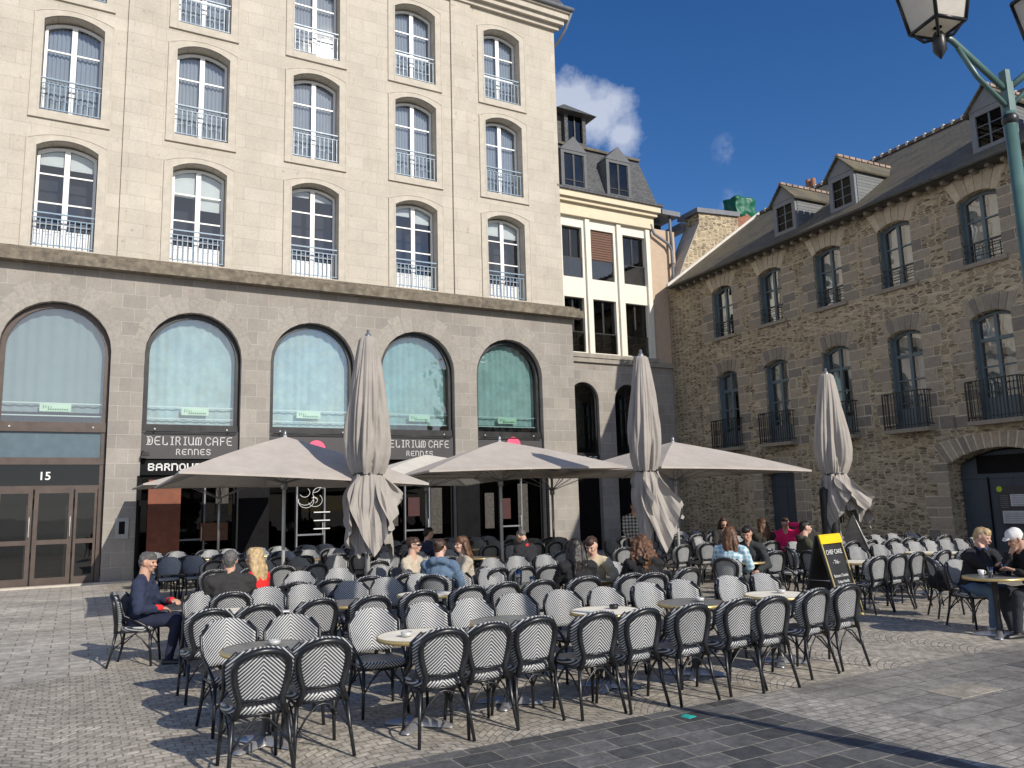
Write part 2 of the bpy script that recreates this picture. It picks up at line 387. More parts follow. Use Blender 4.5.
# ------------------------------------------------------------------ facade geometry
def arc_top(xa, xb, zs, rise, n=10):
    """points left->right along a segmental / round arch"""
    w = xb - xa; pts = []
    if rise >= w / 2 - .01:
        for i in range(n + 1):
            t = PI - PI * i / n; pts.append((xa + w / 2 + w / 2 * math.cos(t), zs + rise * math.sin(t)))
    else:
        Rr = (w * w / 4 + rise * rise) / (2 * rise); h = math.asin(w / 2 / Rr)
        for i in range(n + 1):
            t = -h + 2 * h * i / n; pts.append((xa + w / 2 + Rr * math.sin(t), zs + rise - Rr + Rr * math.cos(t)))
    return pts
def cell(mb, x0, x1, z0, z1, op, depth, m=0, mr=0, y=0):
    """wall rectangle with an opening (xa,xb,za,zs,rise); reveals go inward"""
    if op is None: mb.quad((x0, y, z0), (x1, y, z0), (x1, y, z1), (x0, y, z1), m); return
    xa, xb, za, zs, rise = op
    if xa > x0: mb.quad((x0, y, z0), (xa, y, z0), (xa, y, z1), (x0, y, z1), m)
    if xb < x1: mb.quad((xb, y, z0), (x1, y, z0), (x1, y, z1), (xb, y, z1), m)
    if za > z0: mb.quad((xa, y, z0), (xb, y, z0), (xb, y, za), (xa, y, za), m)
    top = arc_top(xa, xb, zs, rise, 24 if rise > .6 else 10)
    for (a, za_), (b, zb_) in zip(top, top[1:]):
        mb.quad((a, y, za_), (b, y, zb_), (b, y, z1), (a, y, z1), m)
    loop = [(xa, za)] + top + [(xb, za)]
    for (a, c), (b, d) in zip(loop, loop[1:] + loop[:1]):
        mb.quad((a, y, c), (a, y + depth, c), (b, y + depth, d), (b, y, d), mr)
def arch_panel(mb, xa, xb, za, zs, rise, y, m=0, n=16):
    top = arc_top(xa, xb, zs, rise, n); pts = [(xa, y, za)] + [(p, y, q) for p, q in top] + [(xb, y, za)]
    mb.add(pts, [tuple(range(len(pts) - 1, -1, -1))], m)
def arch_frame(mb, xa, xb, za, zs, rise, y0, y1, t, m=0, n=16, bottom=True):
    """ring following the outline, inset by t"""
    def loop(i):
        r = rise - i if rise >= (xb - xa) / 2 - .01 else rise * (1 - i * .25)
        tp = arc_top(xa + i, xb - i, zs - (i if rise < (xb - xa) / 2 - .01 else 0), r, n)
        return [(xa + i, za + (i if bottom else 0))] + tp + [(xb - i, za + (i if bottom else 0))]
    o = loop(0); q = loop(t); N = len(o)
    rng = range(N) if bottom else range(N - 1)
    for i in rng:
        j = (i + 1) % N; (a, b), (c, d) = o[i], o[j]; (e, f), (g, h) = q[i], q[j]
        mb.quad((a, y0, b), (e, y0, f), (g, y0, h), (c, y0, d), m)
        mb.quad((e, y0, f), (e, y1, f), (g, y1, h), (g, y0, h), m)
        mb.quad((a, y0, b), (c, y0, d), (c, y1, d), (a, y1, b), m)
def wavy(mb, x0, x1, z0, z1, y, amp=.03, per=.13, m=0, zs=None, rise=0, seed=0):
    n = int((x1 - x0) / (per / 6)); tp = None; rnd = random.Random(seed); ph = rnd.random() * 6
    vs = []; fs = []
    for i in range(n + 1):
        x = x0 + (x1 - x0) * i / n; yy = y + amp * math.sin(x / per * 2 * PI + ph + math.sin(x * 5 + ph))
        zt = z1
        if zs is not None:
            s = (x - (x0 + x1) / 2) / ((x1 - x0) / 2); zt = zs + rise * (math.sqrt(max(0, 1 - s * s)) if rise > .5 else 1 - s * s)
        vs += [(x, yy, z0), (x, yy, zt)]
    fs = [(2*i, 2*i+2, 2*i+3, 2*i+1) for i in range(n)]
    mb.add(vs, fs, m, True)

# ------------------------------------------------------------------ main building
bA = thing('limestone_building', 'tall pale limestone building with grey arched ground floor behind the cafe terrace', 'building', OA, RA)
W0 = [.15, 3.65, 7.15, 10.65, 14.15]; WW = 1.53
ROWS = [(9.1, 12.0, .24), (13.05, 15.80, .24), (16.7, 19.36, .24)]
GS = 3.5
m = MB()
def upper(mb):
    xs = [-4.0] + [w - .9 for w in W0[1:]] + [17.3]
    xs = [-4.0, 2.65, 6.15, 9.65, 13.15, 17.3]
    zs = [8.9, 12.6, 16.25, 20.3]
    for i in range(5):
        for j in range(3):
            z, sp, r = ROWS[j]
            cell(mb, xs[i], xs[i + 1], zs[j], zs[j + 1], (W0[i], W0[i] + WW, z, sp, r), .46)
upper(m)
m.box(17.298, 17.3, 0, 12, 8.9, 20.3)                      # return wall
m.quad((-4, 12, 8.9), (17.3, 12, 8.9), (17.3, 12, 20.3), (-4, 12, 20.3))
m.quad((-4, 0, 8.9), (-4, 12, 8.9), (-4, 12, 20.3), (-4, 0, 20.3))
m.build('wall', LIME, bA)
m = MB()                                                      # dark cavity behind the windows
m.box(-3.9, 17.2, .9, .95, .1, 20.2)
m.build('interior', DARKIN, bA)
for (a, b) in [(2.28, 3.02), (12.8, 13.6), (-3.2, -2.5)]:
    m = MB(); m.box(a, b, -.07, .05, 9.0, 20.9); m.box(a - .04, b + .04, -.12, .05, 20.3, 20.75)
    m.build('pilaster', LIME, bA)
# slim raised panels each side of the window columns
m = MB()
for w in W0:
    for (z0, z1) in [(9.02, 12.68), (12.75, 16.1), (16.4, 19.8)]:
        pass
m = MB(); m.box(-4.1, 17.75, -.42, 0, 20.62, 20.86); m.box(-4.1, 17.6, -.3, 0, 20.42, 20.62); m.box(-4.1, 17.45, -.14, 0, 20.25, 20.42); m.box(-4.1, 17.85, -.5, 0, 20.86, 21.0)
m.build('cornice', LIMEP, bA)
m = MB(); m.tube([(-4, -.56, 21.0), (17.9, -.56, 21.0)], .08, 8); m.tube([(17.85, -.5, 20.95), (17.75, -.2, 20.4), (17.55, .1, 19.9), (17.40, .45, 19.7), (17.38, .5, 14.2)], .06, 8)
m.build('gutter', ZINC, bA)
m = MB()
P = [(-4.1, -.45, 21.0), (17.8, -.45, 21.0), (17.8, 12, 21.0), (-4.1, 12, 21.0)]; Q = [(-4.1, 1.6, 25), (15.9, 1.6, 25), (15.9, 10, 25), (-4.1, 10, 25)]
m.add(P + Q, [(0, 1, 5, 4), (1, 2, 6, 5), (2, 3, 7, 6), (3, 0, 4, 7), (4, 5, 6, 7)])
rf = m.build('roof', SLATE, bA)
# string course between storeys
m = MB(); m.box(-4.1, 17.95, -.34, 0, 8.60, 8.88); m.box(-4.1, 17.85, -.26, 0, 8.88, 8.97); m.box(-4.1, 17.7, -.14, 0, 8.97, 9.04)
m.build('string_course', CORN, bA)
# ground storey
AX = [-.40, 3.10, 6.60, 10.10, 13.60]; AW = 2.65; ASP = 6.3; AR = AW / 2
m = MB(); xs = [-4.0, 2.65, 6.2, 9.7, 13.2, 17.64]
for i in range(5):
    cell(m, xs[i], xs[i + 1], 0, 8.62, (AX[i], AX[i] + AW, 0, ASP, AR), .45)
m.box(17.638, 17.64, 0, 12, 0, 8.6)
m.build('ground_storey_wall', GRAN, bA)
for i in range(5):                                            # voussoirs proud of the wall
    m = MB(); cx = AX[i] + AR; N = 13
    for k in range(N):
        t0 = PI * k / N + .006; t1 = PI * (k + 1) / N - .006; r0 = AR + .001; r1 = (AR + .62 if k % 2 == 0 else AR + .5) if 2 < k < N - 3 else AR + .40 - .05 * (k % 2)
        if k == N // 2: r1 = AR + .72
        pts = [(cx + r * math.cos(t), -.004, ASP + r * math.sin(t)) for r, t in ((r0, t0), (r1, t0), (r1, t1), (r0, t1))]
        m.prism(pts, (0, .03, 0))
    m.build('arch_stones', GRANV, bA)

def surround_ring(m, w, h, rise, t, y0, y1, ti=0.0):
    def loop(e):
        tp = arc_top(-e, w + e, h + e * .8, rise - e * .1, 10); return [(-e, -.2)] + tp + [(w + e, -.2)]
    o = loop(t); q = loop(ti)
    for i in range(len(o) - 1):
        (a, b), (c, d) = o[i], o[i + 1]; (e, f), (g, k) = q[i], q[i + 1]
        m.quad((a, y0, b), (e, y0, f), (g, y0, k), (c, y0, d)); m.quad((a, y0, b), (c, y0, d), (c, y1, d), (a, y1, b)); m.quad((e, y0, f), (e, y1, f), (g, y1, k), (g, y0, k))
def make_window(kind, h, rise, parent, loc, curtain, seed=0):
    """white casement, its panes, curtain or blind and juliet railing"""
    m = MB(); w = WW; y = .36; h -= .02; rise -= .04
    arch_frame(m, .02, w - .02, .0, h, rise, y, y + .06, .075, n=10)
    m.box(w/2 - .07, w/2 + .07, y - .015, y + .05, .05, h + rise - .06)
    bars = (.40, .72) if curtain else (.26, .47, .76)
    for k in bars:
        z = h * k + .05
        m.box(.09, w/2 - .07, y, y + .04, z - .022, z + .022); m.box(w/2 + .07, w - .09, y, y + .04, z - .022, z + .022)
    m.box(.09, w/2 - .07, y, y + .04, .02, .14); m.box(w/2 + .07, w - .09, y, y + .04, .02, .14)
    if not curtain:
        m.box(.09, w/2 - .07, y + .01, y + .045, .1, .62); m.box(w/2 + .07, w - .09, y + .01, y + .045, .1, .62)
    win = m.build('window', WHITE, parent, loc)
    m = MB(); arch_panel(m, .06, w - .06, .05, h, rise, y + .03, n=10); m.build('pane', G_CLEAR, win)
    if curtain:
        m = MB(); wavy(m, .05, w/2 - .01, .03, 0, y + .14, .022, .10, 0, h + .1, 0, seed); wavy(m, w/2 + .01, w - .05, .03, 0, y + .14, .022, .11, 0, h + .1, 0, seed + 5)
        m.build('curtain', CURT, win)
    else:
        m = MB(); dz = [.45, .8, .2, .3, .5][seed % 5]
        m.box(.1, w/2 - .08, y + .1, y + .11, h + .1 - dz, h + rise); m.box(w/2 + .08, w - .1, y + .1, y + .11, h - dz * (1.3 if seed % 2 else .9), h + rise)
        m.build('blind', BLIND, win)
        m = MB(); m.quad((0, .8, 0), (w, .8, 0), (w, .8, h + rise), (0, .8, h + rise))
    m = MB(); y = .06
    m.box(.0, w, y - .02, y + .02, .98, 1.02); m.box(.0, w, y - .015, y + .015, .84, .865); m.box(0, w, y - .015, y + .015, .08, .105)
    n = 11
    for k in range(n):
        x = .06 + (w - .12) * k / (n - 1)
        m.box(x - .012, x + .012, y - .010, y + .010, .1, .85)
    for k in range(0, n - 1, 2):
        x0 = .06 + (w - .12) * k / (n - 1); x1 = .06 + (w - .12) * (k + 1) / (n - 1); c = (x0 + x1) / 2; r = (x1 - x0) / 2
        m.tube([(c + r * math.cos(t), y, .70 + r * math.sin(t)) for t in [PI * q / 6 for q in range(7)]], .009, 4)
        m.box(x0, x1, y - .008, y + .008, .38, .395)
    m.build('railing', RAIL, win)
    m = MB(); h += .02; rise += .04; surround_ring(m, w, h, rise, .22, -.03, .01)
    m.box(-.25, w + .25, -.06, .02, -.24, -.2); m.box(-.02, w + .02, -.05, .38, -.2, .0)
    m.box(-.22, -.02, -.028, .01, -.2, 0); m.box(w + .02, w + .22, -.028, .01, -.2, 0)
    m.build('surround', LIMEP, win)
    # drip line on the surround outer edge
    m = MB(); surround_ring(m, w, h, rise, .25, -.042, .0, .215); surround_ring(m, w, h, rise, .045, -.038, .0, 0); m.build('moulding', LIMEP, win)
    return win
for j, (z, sp, r) in enumerate(ROWS):
    proto = None
    for i, u in enumerate(W0):
        if j == 0: make_window('low', sp - z, r, bA, (u, 0, z), False, i)
        elif proto is None or i in (2,): proto = make_window('c', sp - z, r, bA, (u, 0, z), True, i + j)
        else: c = copy_tree(proto, bA); c.location = (u, 0, z)
# arched glazing
def glyphs():
    G = {}
    G['D'] = [[(-.08,1),(.6,1),(.85,.8),(.85,.2),(.6,0),(-.08,0)], [(.12,0),(.12,1)], [(.4,.3),(.4,.7)]]
    G['E'] = [[(.85,1),(.25,1),(0,.75),(0,.25),(.25,0),(.85,0)], [(0,.5),(.7,.5)]]
    G['L'] = [[(.1,1),(.1,.1),(.25,0),(.85,0),(.85,.2)]]
    G['I'] = [[(.4,0),(.4,1)], [(.2,1),(.6,1)], [(.2,0),(.6,0)]]
    G['R'] = [[(.08,0),(.08,1),(.6,1),(.8,.8),(.6,.5),(.08,.5)], [(.5,.5),(.85,0)]]
    G['U'] = [[(0,1),(.05,.25),(.3,0),(.6,0),(.85,.25),(.85,1)], [(.85,.25),(.95,0)]]
    G['M'] = [[(0,0),(.05,.8),(.3,1),(.5,.8),(.5,0)], [(.5,.8),(.7,1),(1,.8),(1,.2),(.8,0)], [(0,0),(.2,.05)]]
    G['C'] = [[(.85,.8),(.65,1),(.25,1),(0,.75),(0,.25),(.25,0),(.65,0),(.85,.2)]]
    G['A'] = [[(0,0),(0,.75),(.25,1),(.6,1),(.85,.75),(.85,0)], [(0,.45),(.85,.45)]]
    G['F'] = [[(.85,1),(.1,1),(.1,0)], [(.1,.5),(.7,.5)]]
    G['N'] = [[(0,0),(0,1),(.6,1),(.85,.75),(.85,0)], [(0,1),(-.05,1)]]
    G['S'] = [[(.85,.85),(.65,1),(.2,1),(0,.8),(.15,.55),(.7,.45),(.85,.2),(.65,0),(.2,0),(0,.15)]]
    G['B'] = [[(0,0),(0,1),(.6,1),(.8,.8),(.6,.52),(0,.52)], [(.6,.52),(.85,.25),(.6,0),(0,0)]]
    G['O'] = [[(.25,0),(0,.25),(0,.75),(.25,1),(.6,1),(.85,.75),(.85,.25),(.6,0),(.25,0)]]
    return G
GL = glyphs()
def lettering(mb, text, x0, x1, zb, h, y, th=.028, gap=.35):
    n = sum(.55 if c == ' ' else (.7 if c == 'I' else 1.0) + gap for c in text) - gap
    sc = (x1 - x0) / n; x = x0
    for c in text:
        if c == ' ': x += .55 * sc; continue
        for st in GL[c]:
            for (a, b), (d, e) in zip(st, st[1:]):
                p = Vector((x + a * sc, zb + b * h)); q = Vector((x + d * sc, zb + e * h)); t = (q - p)
                if t.length < 1e-5: continue
                t.normalize(); nn = Vector((-t.y, t.x)) * th / 2; p = p - t * th / 2; q = q + t * th / 2
                pts = [(p.x - nn.x, y, p.y - nn.y), (q.x - nn.x, y, q.y - nn.y), (q.x + nn.x, y, q.y + nn.y), (p.x + nn.x, y, p.y + nn.y)]
                mb.prism(pts, (0, .01, 0))
        x += ((.7 if c == 'I' else 1.0) + gap) * sc
def text_mesh(name, body, size, mat, parent, loc, rot=(PI/2, 0, 0), extrude=.004, align='CENTER', bold=0):
    cu = bpy.data.curves.new('t', 'FONT'); cu.body = body; cu.size = size; cu.extrude = extrude; cu.align_x = align; cu.offset = bold
    o = bpy.data.objects.new('t', cu); COL.objects.link(o)
    dg = bpy.context.evaluated_depsgraph_get(); me = bpy.data.meshes.new_from_object(o.evaluated_get(dg)); me.name = name
    bpy.data.objects.remove(o); me.materials.clear(); me.materials.append(mat)
    r = obj(name, me, parent, loc); r.rotation_euler = rot; return r
FR = [BROWN, BLACK, BLACK, BLACK, BLACK]
for i, u in enumerate(AX):
    m = MB(); arch_frame(m, u + .02, u + AW - .02, 4.06, ASP, AR - .02, .22, .34, .12, n=24)
    m.box(u + .02, u + AW - .02, .16, .36, 4.06, 4.32)
    fw = m.build('arched_window', BROWN if i == 0 else BLACK, bA)
    for xx in (u + .35, u + AW - .35):
        m = MB(); m.box(xx - .02, xx + .02, .13, .16, 4.17, 4.21); m.build('spotlight', ALU, fw)
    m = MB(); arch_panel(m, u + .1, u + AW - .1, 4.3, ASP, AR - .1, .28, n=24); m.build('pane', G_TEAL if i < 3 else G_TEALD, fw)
    m = MB(); wavy(m, u + .12, u + AW - .12, (4.62, 4.36, 4.34, 4.5, 4.56)[i], 0, .5, .018, .30 - .02 * i, 0, ASP, AR - .14, i); m.build('curtain', CURTT if i else CURT, fw)
    m = MB()
    for z in (4.50, 4.84): m.box(u + .1, u + AW - .1, .36, .385, z, z + .03)
    m.build('rail', WHITE, fw)
    m = MB(); m.box(u + 1.0, u + 1.75, .30, .32, 4.62, 4.84); sg = m.build('notice', SIGNW, fw); sg.location.x = (0, .05, -.12, .1, -.05)[i]
    m = MB()
    for k in range(9): m.box(u + 1.2 + k * .055, u + 1.235 + k * .055, .294, .299, 4.66, 4.70)
    for k in range(4): m.box(u + 1.08 + k * .06, u + 1.10 + k * .06, .294, .299, 4.70 + .02 * (k % 2), 4.79 - .01 * k)
    m.build('print', GREENT, sg)
# left doorway (arch 0)
u = AX[0]
m = MB(); m.box(u + .05, u + AW - .05, .24, .28, 3.37, 4.06); m.build('blue_panel', BLUEP, bA)
m = MB(); m.box(u + .02, u + AW - .02, .18, .34, 3.18, 3.37); m.box(u + .02, u + .14, .2, .34, 0, 4.06); m.box(u + AW - .14, u + AW - .02, .2, .34, 0, 4.06)
m.box(u + .14, u + AW - .14, .2, .34, 2.52, 2.62); m.build('door_surround', BROWN, bA)
m = MB(); m.box(u + .14, u + AW - .14, .27, .275, 2.62, 3.18); m.build('transom_pane', G_DARK, bA)
text_mesh('house_number', '15', .30, LET, bA, (u + 1.22, .25, 2.78), bold=.004)
for (a, b) in [(u + .16, u + .98), (u + 1.02, u + 1.92), (u + 1.96, u + AW - .16)]:
    m = MB(); y0, y1 = .2, .26; t = .1 if b - a > .7 else .06
    m.box(a, a + t, y0, y1, .02, 2.52); m.box(b - t, b, y0, y1, .02, 2.52); m.box(a + t, b - t, y0, y1, .02, .22); m.box(a + t, b - t, y0, y1, 2.42, 2.52); m.box(a + t, b - t, y0, y1, 1.08, 1.2)
    d = m.build('door', BROWN, bA)
    m = MB(); m.box(a + t, b - t, .225, .235, .22, 1.08); m.box(a + t, b - t, .225, .235, 1.2, 2.42); m.build('pane', G_DARK, d)
    if b - a > .7:
        m = MB(); m.tube([(b - t / 2, .17, 1.25), (b - t / 2, .14, 1.3), (b - t / 2, .14, 1.75), (b - t / 2, .17, 1.8)], .012, 6); m.build('handle', ALU, d)
m = MB(); m.box(2.55, 2.88, -.03, .01, 1.15, 1.72); ic = m.build('intercom', GREYST, bA)
m = MB(); m.box(2.64, 2.79, -.036, -.03, 1.28, 1.62); m.build('screen', BLKP, ic)
m = MB(); m.box(-3, 2.2, .86, .89, .0, 3.2); m.build('lobby_wall', M_plain('lobby_wall', (.30, .28, .25), .8, var=.2), bA)

# black shop front across the other arches
m = MB()
for i in range(1, 5):
    u = AX[i]
    m.box(u, u + AW, .3, .34, 2.86, 3.36)
m.box(3.06, 16.3, -.06, .0, .0, .25)
for i in range(1, 5):
    a = AX[i] + AW; b = AX[i + 1] if i < 4 else 16.35
    if b - a > .1: m.box(a, b, -.05, .0, .25, 2.86)
m.box(3.05, 3.12, -.05, .0, .25, 2.86)
m.build('shopfront', BLKP, bA)
for i in range(1, 5):
    u = AX[i]; m = MB()
    for k in range(4):
        x = u + .04 + (AW - .12) * k / 3; m.box(x - .04, x + .04, .2, .3, .02, 2.86)
    m.box(u, u + AW, .2, .3, 2.78, 2.86); m.box(u, u + AW, .2, .3, .02, .5)
    fs = m.build('shop_window', BLKP, bA); m = MB(); m.box(u + .04, u + AW - .04, .25, .26, .5, 2.78); m.build('pane', G_SHOP, fs)
m = MB(); m.box(3.35, 4.2, .13, .2, .3, 2.75); m.box(3.35, 4.2, .12, .13, 2.6, 2.75); m.build('terracotta_panel', TERRA, bA)
m = MB(); m.box(4.75, 5.5, .14, .2, 1.0, 1.5); m.build('menu_case', WOODS, bA)
m = MB()
for z in (1.2, 1.45, 1.7): m.box(8.0, 8.5, .1, .14, z, z + .03)
m.build('shelf', WHITE, bA)
def fitting(name, x0, x1, z0, z1, mat, y=.17, th=.02):
    m = MB(); m.box(x0, x1, y, y + th, z0, z1); return m.build(name, mat, bA)
POST = M_plain('poster_paper', (.045, .04, .034), .7, var=.8, scale=12); POSTR = M_plain('poster_red', (.05, .012, .012), .7, var=.5, scale=9)
for (x0, x1, z0, z1, mt_) in [(10.45, 10.75, 1.2, 2.2, POST), (11.1, 11.5, 1.5, 2.1, POSTR), (11.9, 12.3, .9, 2.4, POST), (13.9, 14.25, 1.0, 2.2, POST), (14.5, 14.9, 1.3, 2.0, POSTR), (15.2, 15.6, .8, 2.5, POST), (5.15, 5.5, 1.7, 2.5, POST)]:
    fitting('poster', x0, x1, z0, z1, mt_)
for i in range(1, 5):
    u = AX[i]; m = MB()
    for xx in (u + .9, u + 1.75): m.box(xx - .022, xx + .022, .165, .195, .1, 2.78)
    m.box(u + .9, u + 1.75, .165, .195, 1.02, 1.07); m.build('door_frame', ZINC, bA)
    m = MB(); m.tube([(u + 1.68, .14, 1.0), (u + 1.68, .11, 1.05), (u + 1.68, .11, 1.35), (u + 1.68, .14, 1.4)], .012, 6); m.build('handle', ALU, bA)
# abstract scribble on the window, white colour standing in for neon lines
m = MB(); rnd = random.Random(3)
for k in range(7):
    c = (7.55 + rnd.random() * .75, 2.05 + rnd.random() * .5); r = .1 + rnd.random() * .16; a0 = rnd.random() * 6
    m.tube([(c[0] + r * math.cos(a0 + q * .45), .17, c[1] + r * .9 * math.sin(a0 + q * .45)) for q in range(9)], .009, 4)
m.build('window_drawing', LET, bA)

BLKP.node_tree.nodes['Principled BSDF'].inputs['Specular IOR Level'].default_value = .12
LETS = M_plain('sign_letters', (.58, .57, .56), .6)
def shop_sign(u, label, full=True):
    s = thing('shop_sign', label, 'sign', A2W(u, .0), RA, None)
    m = MB(); m.box(0, AW - .02, .12, .24, 3.34, 4.08); m.box(-.02, AW, .1, .26, 4.08, 4.12); m.build('panel', CHAR, s)
    if full:
        m = MB(); lettering(m, 'DELIRIUM CAFE', .16, AW - .2, 3.74, .22, .108, .025, .3); m.build('lettering', LETS, s); m = MB(); lettering(m, 'RENNES', .92, AW - .79, 3.46, .15, .108, .022); m.build('lettering', LETS, s)
    m = MB(); m.tube([(.1, .02, 4.1), (AW - .1, .02, 4.1)], .014, 6); m.box(.3, .33, .02, .12, 4.09, 4.11); m.box(2.3, 2.33, .02, .12, 4.09, 4.11); m.build('lamp_bar', BLACK, s)
    return s
shop_sign(AX[1] + .01, 'charcoal DELIRIUM CAFE RENNES sign under the second arch from the left, beside door 15')
m = MB(); m.box(0, AW - .02, .1, .3, 2.88, 3.30); s2 = thing('fascia_sign', 'black fascia with white lettering below the left cafe sign', 'sign', A2W(AX[1] + .01, 0), RA); m.build('panel', BLKP, s2)
m = MB(); lettering(m, 'BARNOUR', .22, 1.6, 3.02, .17, .09, .036, .25); m.build('lettering', LET, s2)
m = MB(); m.tube([(.05, .1, 3.55), (.05, -.12, 3.52), (.12, -.2, 3.45)], .02, 6); m.box(.02, .2, -.26, -.1, 3.4, 3.5); m.build('wall_lamp', BLACK, s2)
shop_sign(AX[2] + .01, 'charcoal cafe sign under the third arch, half hidden by the nearest open parasol', False)
shop_sign(AX[3] + .01, 'charcoal DELIRIUM CAFE RENNES sign under the fourth arch, right of the furled parasol')
shop_sign(AX[4] + .01, 'charcoal cafe sign under the fifth arch above the middle open parasol', False)
for (uu, lb) in [(AX[2] + 1.45, 'pink plaque above the left open parasol'), (AX[4] + 1.42, 'pink plaque above the middle open parasol')]:
    zp_ = 3.64 if uu < 10 else 3.86
    p = thing('pink_plaque', lb, 'plaque', A2W(uu, 0), RA)
    m = MB(); m.prism([(-.28 + .28 * math.cos(t) * 1.0 + .28, .05, zp_ + .28 * math.sin(t)) for t in [2 * PI * k / 20 for k in range(20)]], (0, .03, 0)); m.build('disc', PINK, p)

# ------------------------------------------------------------------ middle building (slate mansard)
SB = .5
bC = thing('mansard_building', 'narrow cream building with slate mansard roof between the two big buildings', 'building', A2W(0, -SB), RA)
m = MB()
cell(m, 17.2, 19.45, 0, 7.25, (17.72, 19.06, 0, 5.66, .67), .35); cell(m, 19.45, 21.9, 0, 7.25, (19.82, 21.16, 0, 5.66, .67), .35)
cell(m, 21.9, 23.3, 0, 7.25, None, 0); m.build('ground_storey_wall', GRAN, bC)
for x in (17.72, 19.82):
    m = MB(); arch_frame(m, x, x + 1.34, 3.55, 5.66, .67, .15, .25, .09, n=20); m.box(x, x + 1.34, .1, .3, 3.3, 3.56)
    w = m.build('arched_window', BLACK, bC); m = MB(); arch_panel(m, x + .05, x + 1.29, 3.6, 5.66, .62, .2, n=20); m.build('pane', G_DARK, w)
    m = MB(); m.box(x, x + 1.34, .2, .3, 0, 3.3); m.build('dark_door', BLKP, bC)
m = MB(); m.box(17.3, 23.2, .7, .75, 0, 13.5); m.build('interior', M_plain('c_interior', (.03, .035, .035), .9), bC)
m = MB(); m.box(17.72, 18.1, .32, .36, 4.1, 4.6); m.build('paper', M_plain('pale_teal_paper', (.35, .55, .5), .7), bC)
m = MB(); lettering(m, 'CAFE', 18.1, 18.95, 3.36, .13, .09, .03); m.build('lettering', LET, bC)
# cream upper floors
m = MB(); WC = [(17.66, 18.58), (19.0, 20.1), (20.57, 21.68)]; ZC = [(7.5, 9.65), (10.45, 12.5)]
xsC = [17.2, 18.8, 20.33, 21.92]; zsC = [7.4, 10.05, 12.95]
for i in range(3):
    for j in range(2):
        a, b = WC[i]; c, d = ZC[j]
        m.quad((xsC[i], 0, zsC[j]), (a, 0, zsC[j]), (a, 0, zsC[j+1]), (xsC[i], 0, zsC[j+1])); m.quad((b, 0, zsC[j]), (xsC[i+1], 0, zsC[j]), (xsC[i+1], 0, zsC[j+1]), (b, 0, zsC[j+1]))
        m.quad((a, 0, zsC[j]), (b, 0, zsC[j]), (b, 0, c), (a, 0, c)); m.quad((a, 0, d), (b, 0, d), (b, 0, zsC[j+1]), (a, 0, zsC[j+1]))
        for q in [((a,0,c),(a,.25,c),(a,.25,d),(a,0,d)), ((b,0,c),(b,0,d),(b,.25,d),(b,.25,c)), ((a,0,c),(b,0,c),(b,.25,c),(a,.25,c)), ((a,0,d),(a,.25,d),(b,.25,d),(b,0,d))]: m.quad(*q)
m.build('frame_wall', CREAMW, bC)
m = MB()
for x in (18.80, 20.33, 21.80): m.box(x - .1, x + .1, -.10, 0, 7.42, 12.85)
m.build('mullion', CREAMW, bC)
m = MB(); m.box(17.2, 22.0, -.14, 0, 7.28, 7.44); m.box(17.2, 23.2, -.1, 0, 7.1, 7.28); m.build('sill_band', M_plain('stone_band', (.30, .275, .235), .85, var=.2), bC)
for j in range(2):
    for i in range(3):
        a, b = WC[i]; c, d = ZC[j]; m = MB(); t = .05; y = .15
        m.box(a, a + t, y, y + .05, c, d); m.box(b - t, b, y, y + .05, c, d); m.box(a + t, b - t, y, y + .05, c, c + t); m.box(a + t, b - t, y, y + .05, d - t, d); m.box((a + b) / 2 - .04, (a + b) / 2 + .04, y, y + .05, c + t, d - t)
        w = m.build('window', BLACK, bC); m = MB(); m.box(a + t, b - t, y + .02, y + .025, c + t, d - t); m.build('pane', G_DARK, w)
        m = MB(); m.box(a, b, .06, .08, c + .78, c + .82)
        w2 = m.build('guard_rail', BLACK, w); m = MB(); m.box(a + .02, b - .02, .065, .072, c + .02, c + .78); m.build('guard_glass', M_glass('guard_glass%d%d' % (i, j), (.55, .58, .6), .6, .10) if i + j == 0 else bpy.data.materials['guard_glass00'], w2)
        if j == 1 and i == 1:
            m = MB()
            for k in range(12): m.box(a + .03, b - .03, .08, .12, c + .85 + k * .1, c + .93 + k * .1)
            m.build('wooden_shutter', WOODS, w)
        elif not (j == 1 and i == 0):
            m = MB(); wavy(m, a + .05, a + .4, c + .05, d - .05, y + .2, .02, .09); m.build('curtain', M_cloth('grey_curtain', (.12, .12, .10)) if (j, i) == (0, 0) else bpy.data.materials['grey_curtain'], w)
m = MB(); m.quad((21.92, -.001, 7.25), (23.3, -.001, 7.25), (23.3, -.001, 13.0), (21.92, -.001, 13.0)); m.build('render_strip', BEIGE, bC)
m = MB(); m.box(17.2, 22.1, -.16, 0, 12.9, 13.4); m.box(17.2, 22.2, -.3, 0, 13.4, 13.55); m.box(17.2, 22.3, -.42, 0, 13.55, 13.8); m.build('cornice', CREAM, bC)
m = MB(); m.box(17.2, 22.4, -.5, .1, 13.8, 13.9)
P = [(17.2, -.3, 13.9), (22.25, -.3, 13.9), (22.25, 7, 13.9), (17.2, 7, 13.9)]; Q = [(17.2, .35, 16.0), (21.85, .35, 16.0), (21.85, 6, 16.0), (17.2, 6, 16.0)]
m.add(P + Q, [(0, 1, 5, 4), (1, 2, 6, 5), (2, 3, 7, 6)]); m.build('mansard', SLATE, bC)
m = MB(); m.box(17.2, 21.9, .25, .36, 16.0, 16.1)
m.add([(17.2, .3, 16.08), (21.9, .3, 16.08), (21.9, 6, 16.08), (17.2, 6, 16.08), (17.2, 3, 17.7), (20.4, 3, 17.7)], [(0, 1, 5, 4), (1, 2, 5), (2, 3, 4, 5)]); m.build('roof', SLATEM, bC)
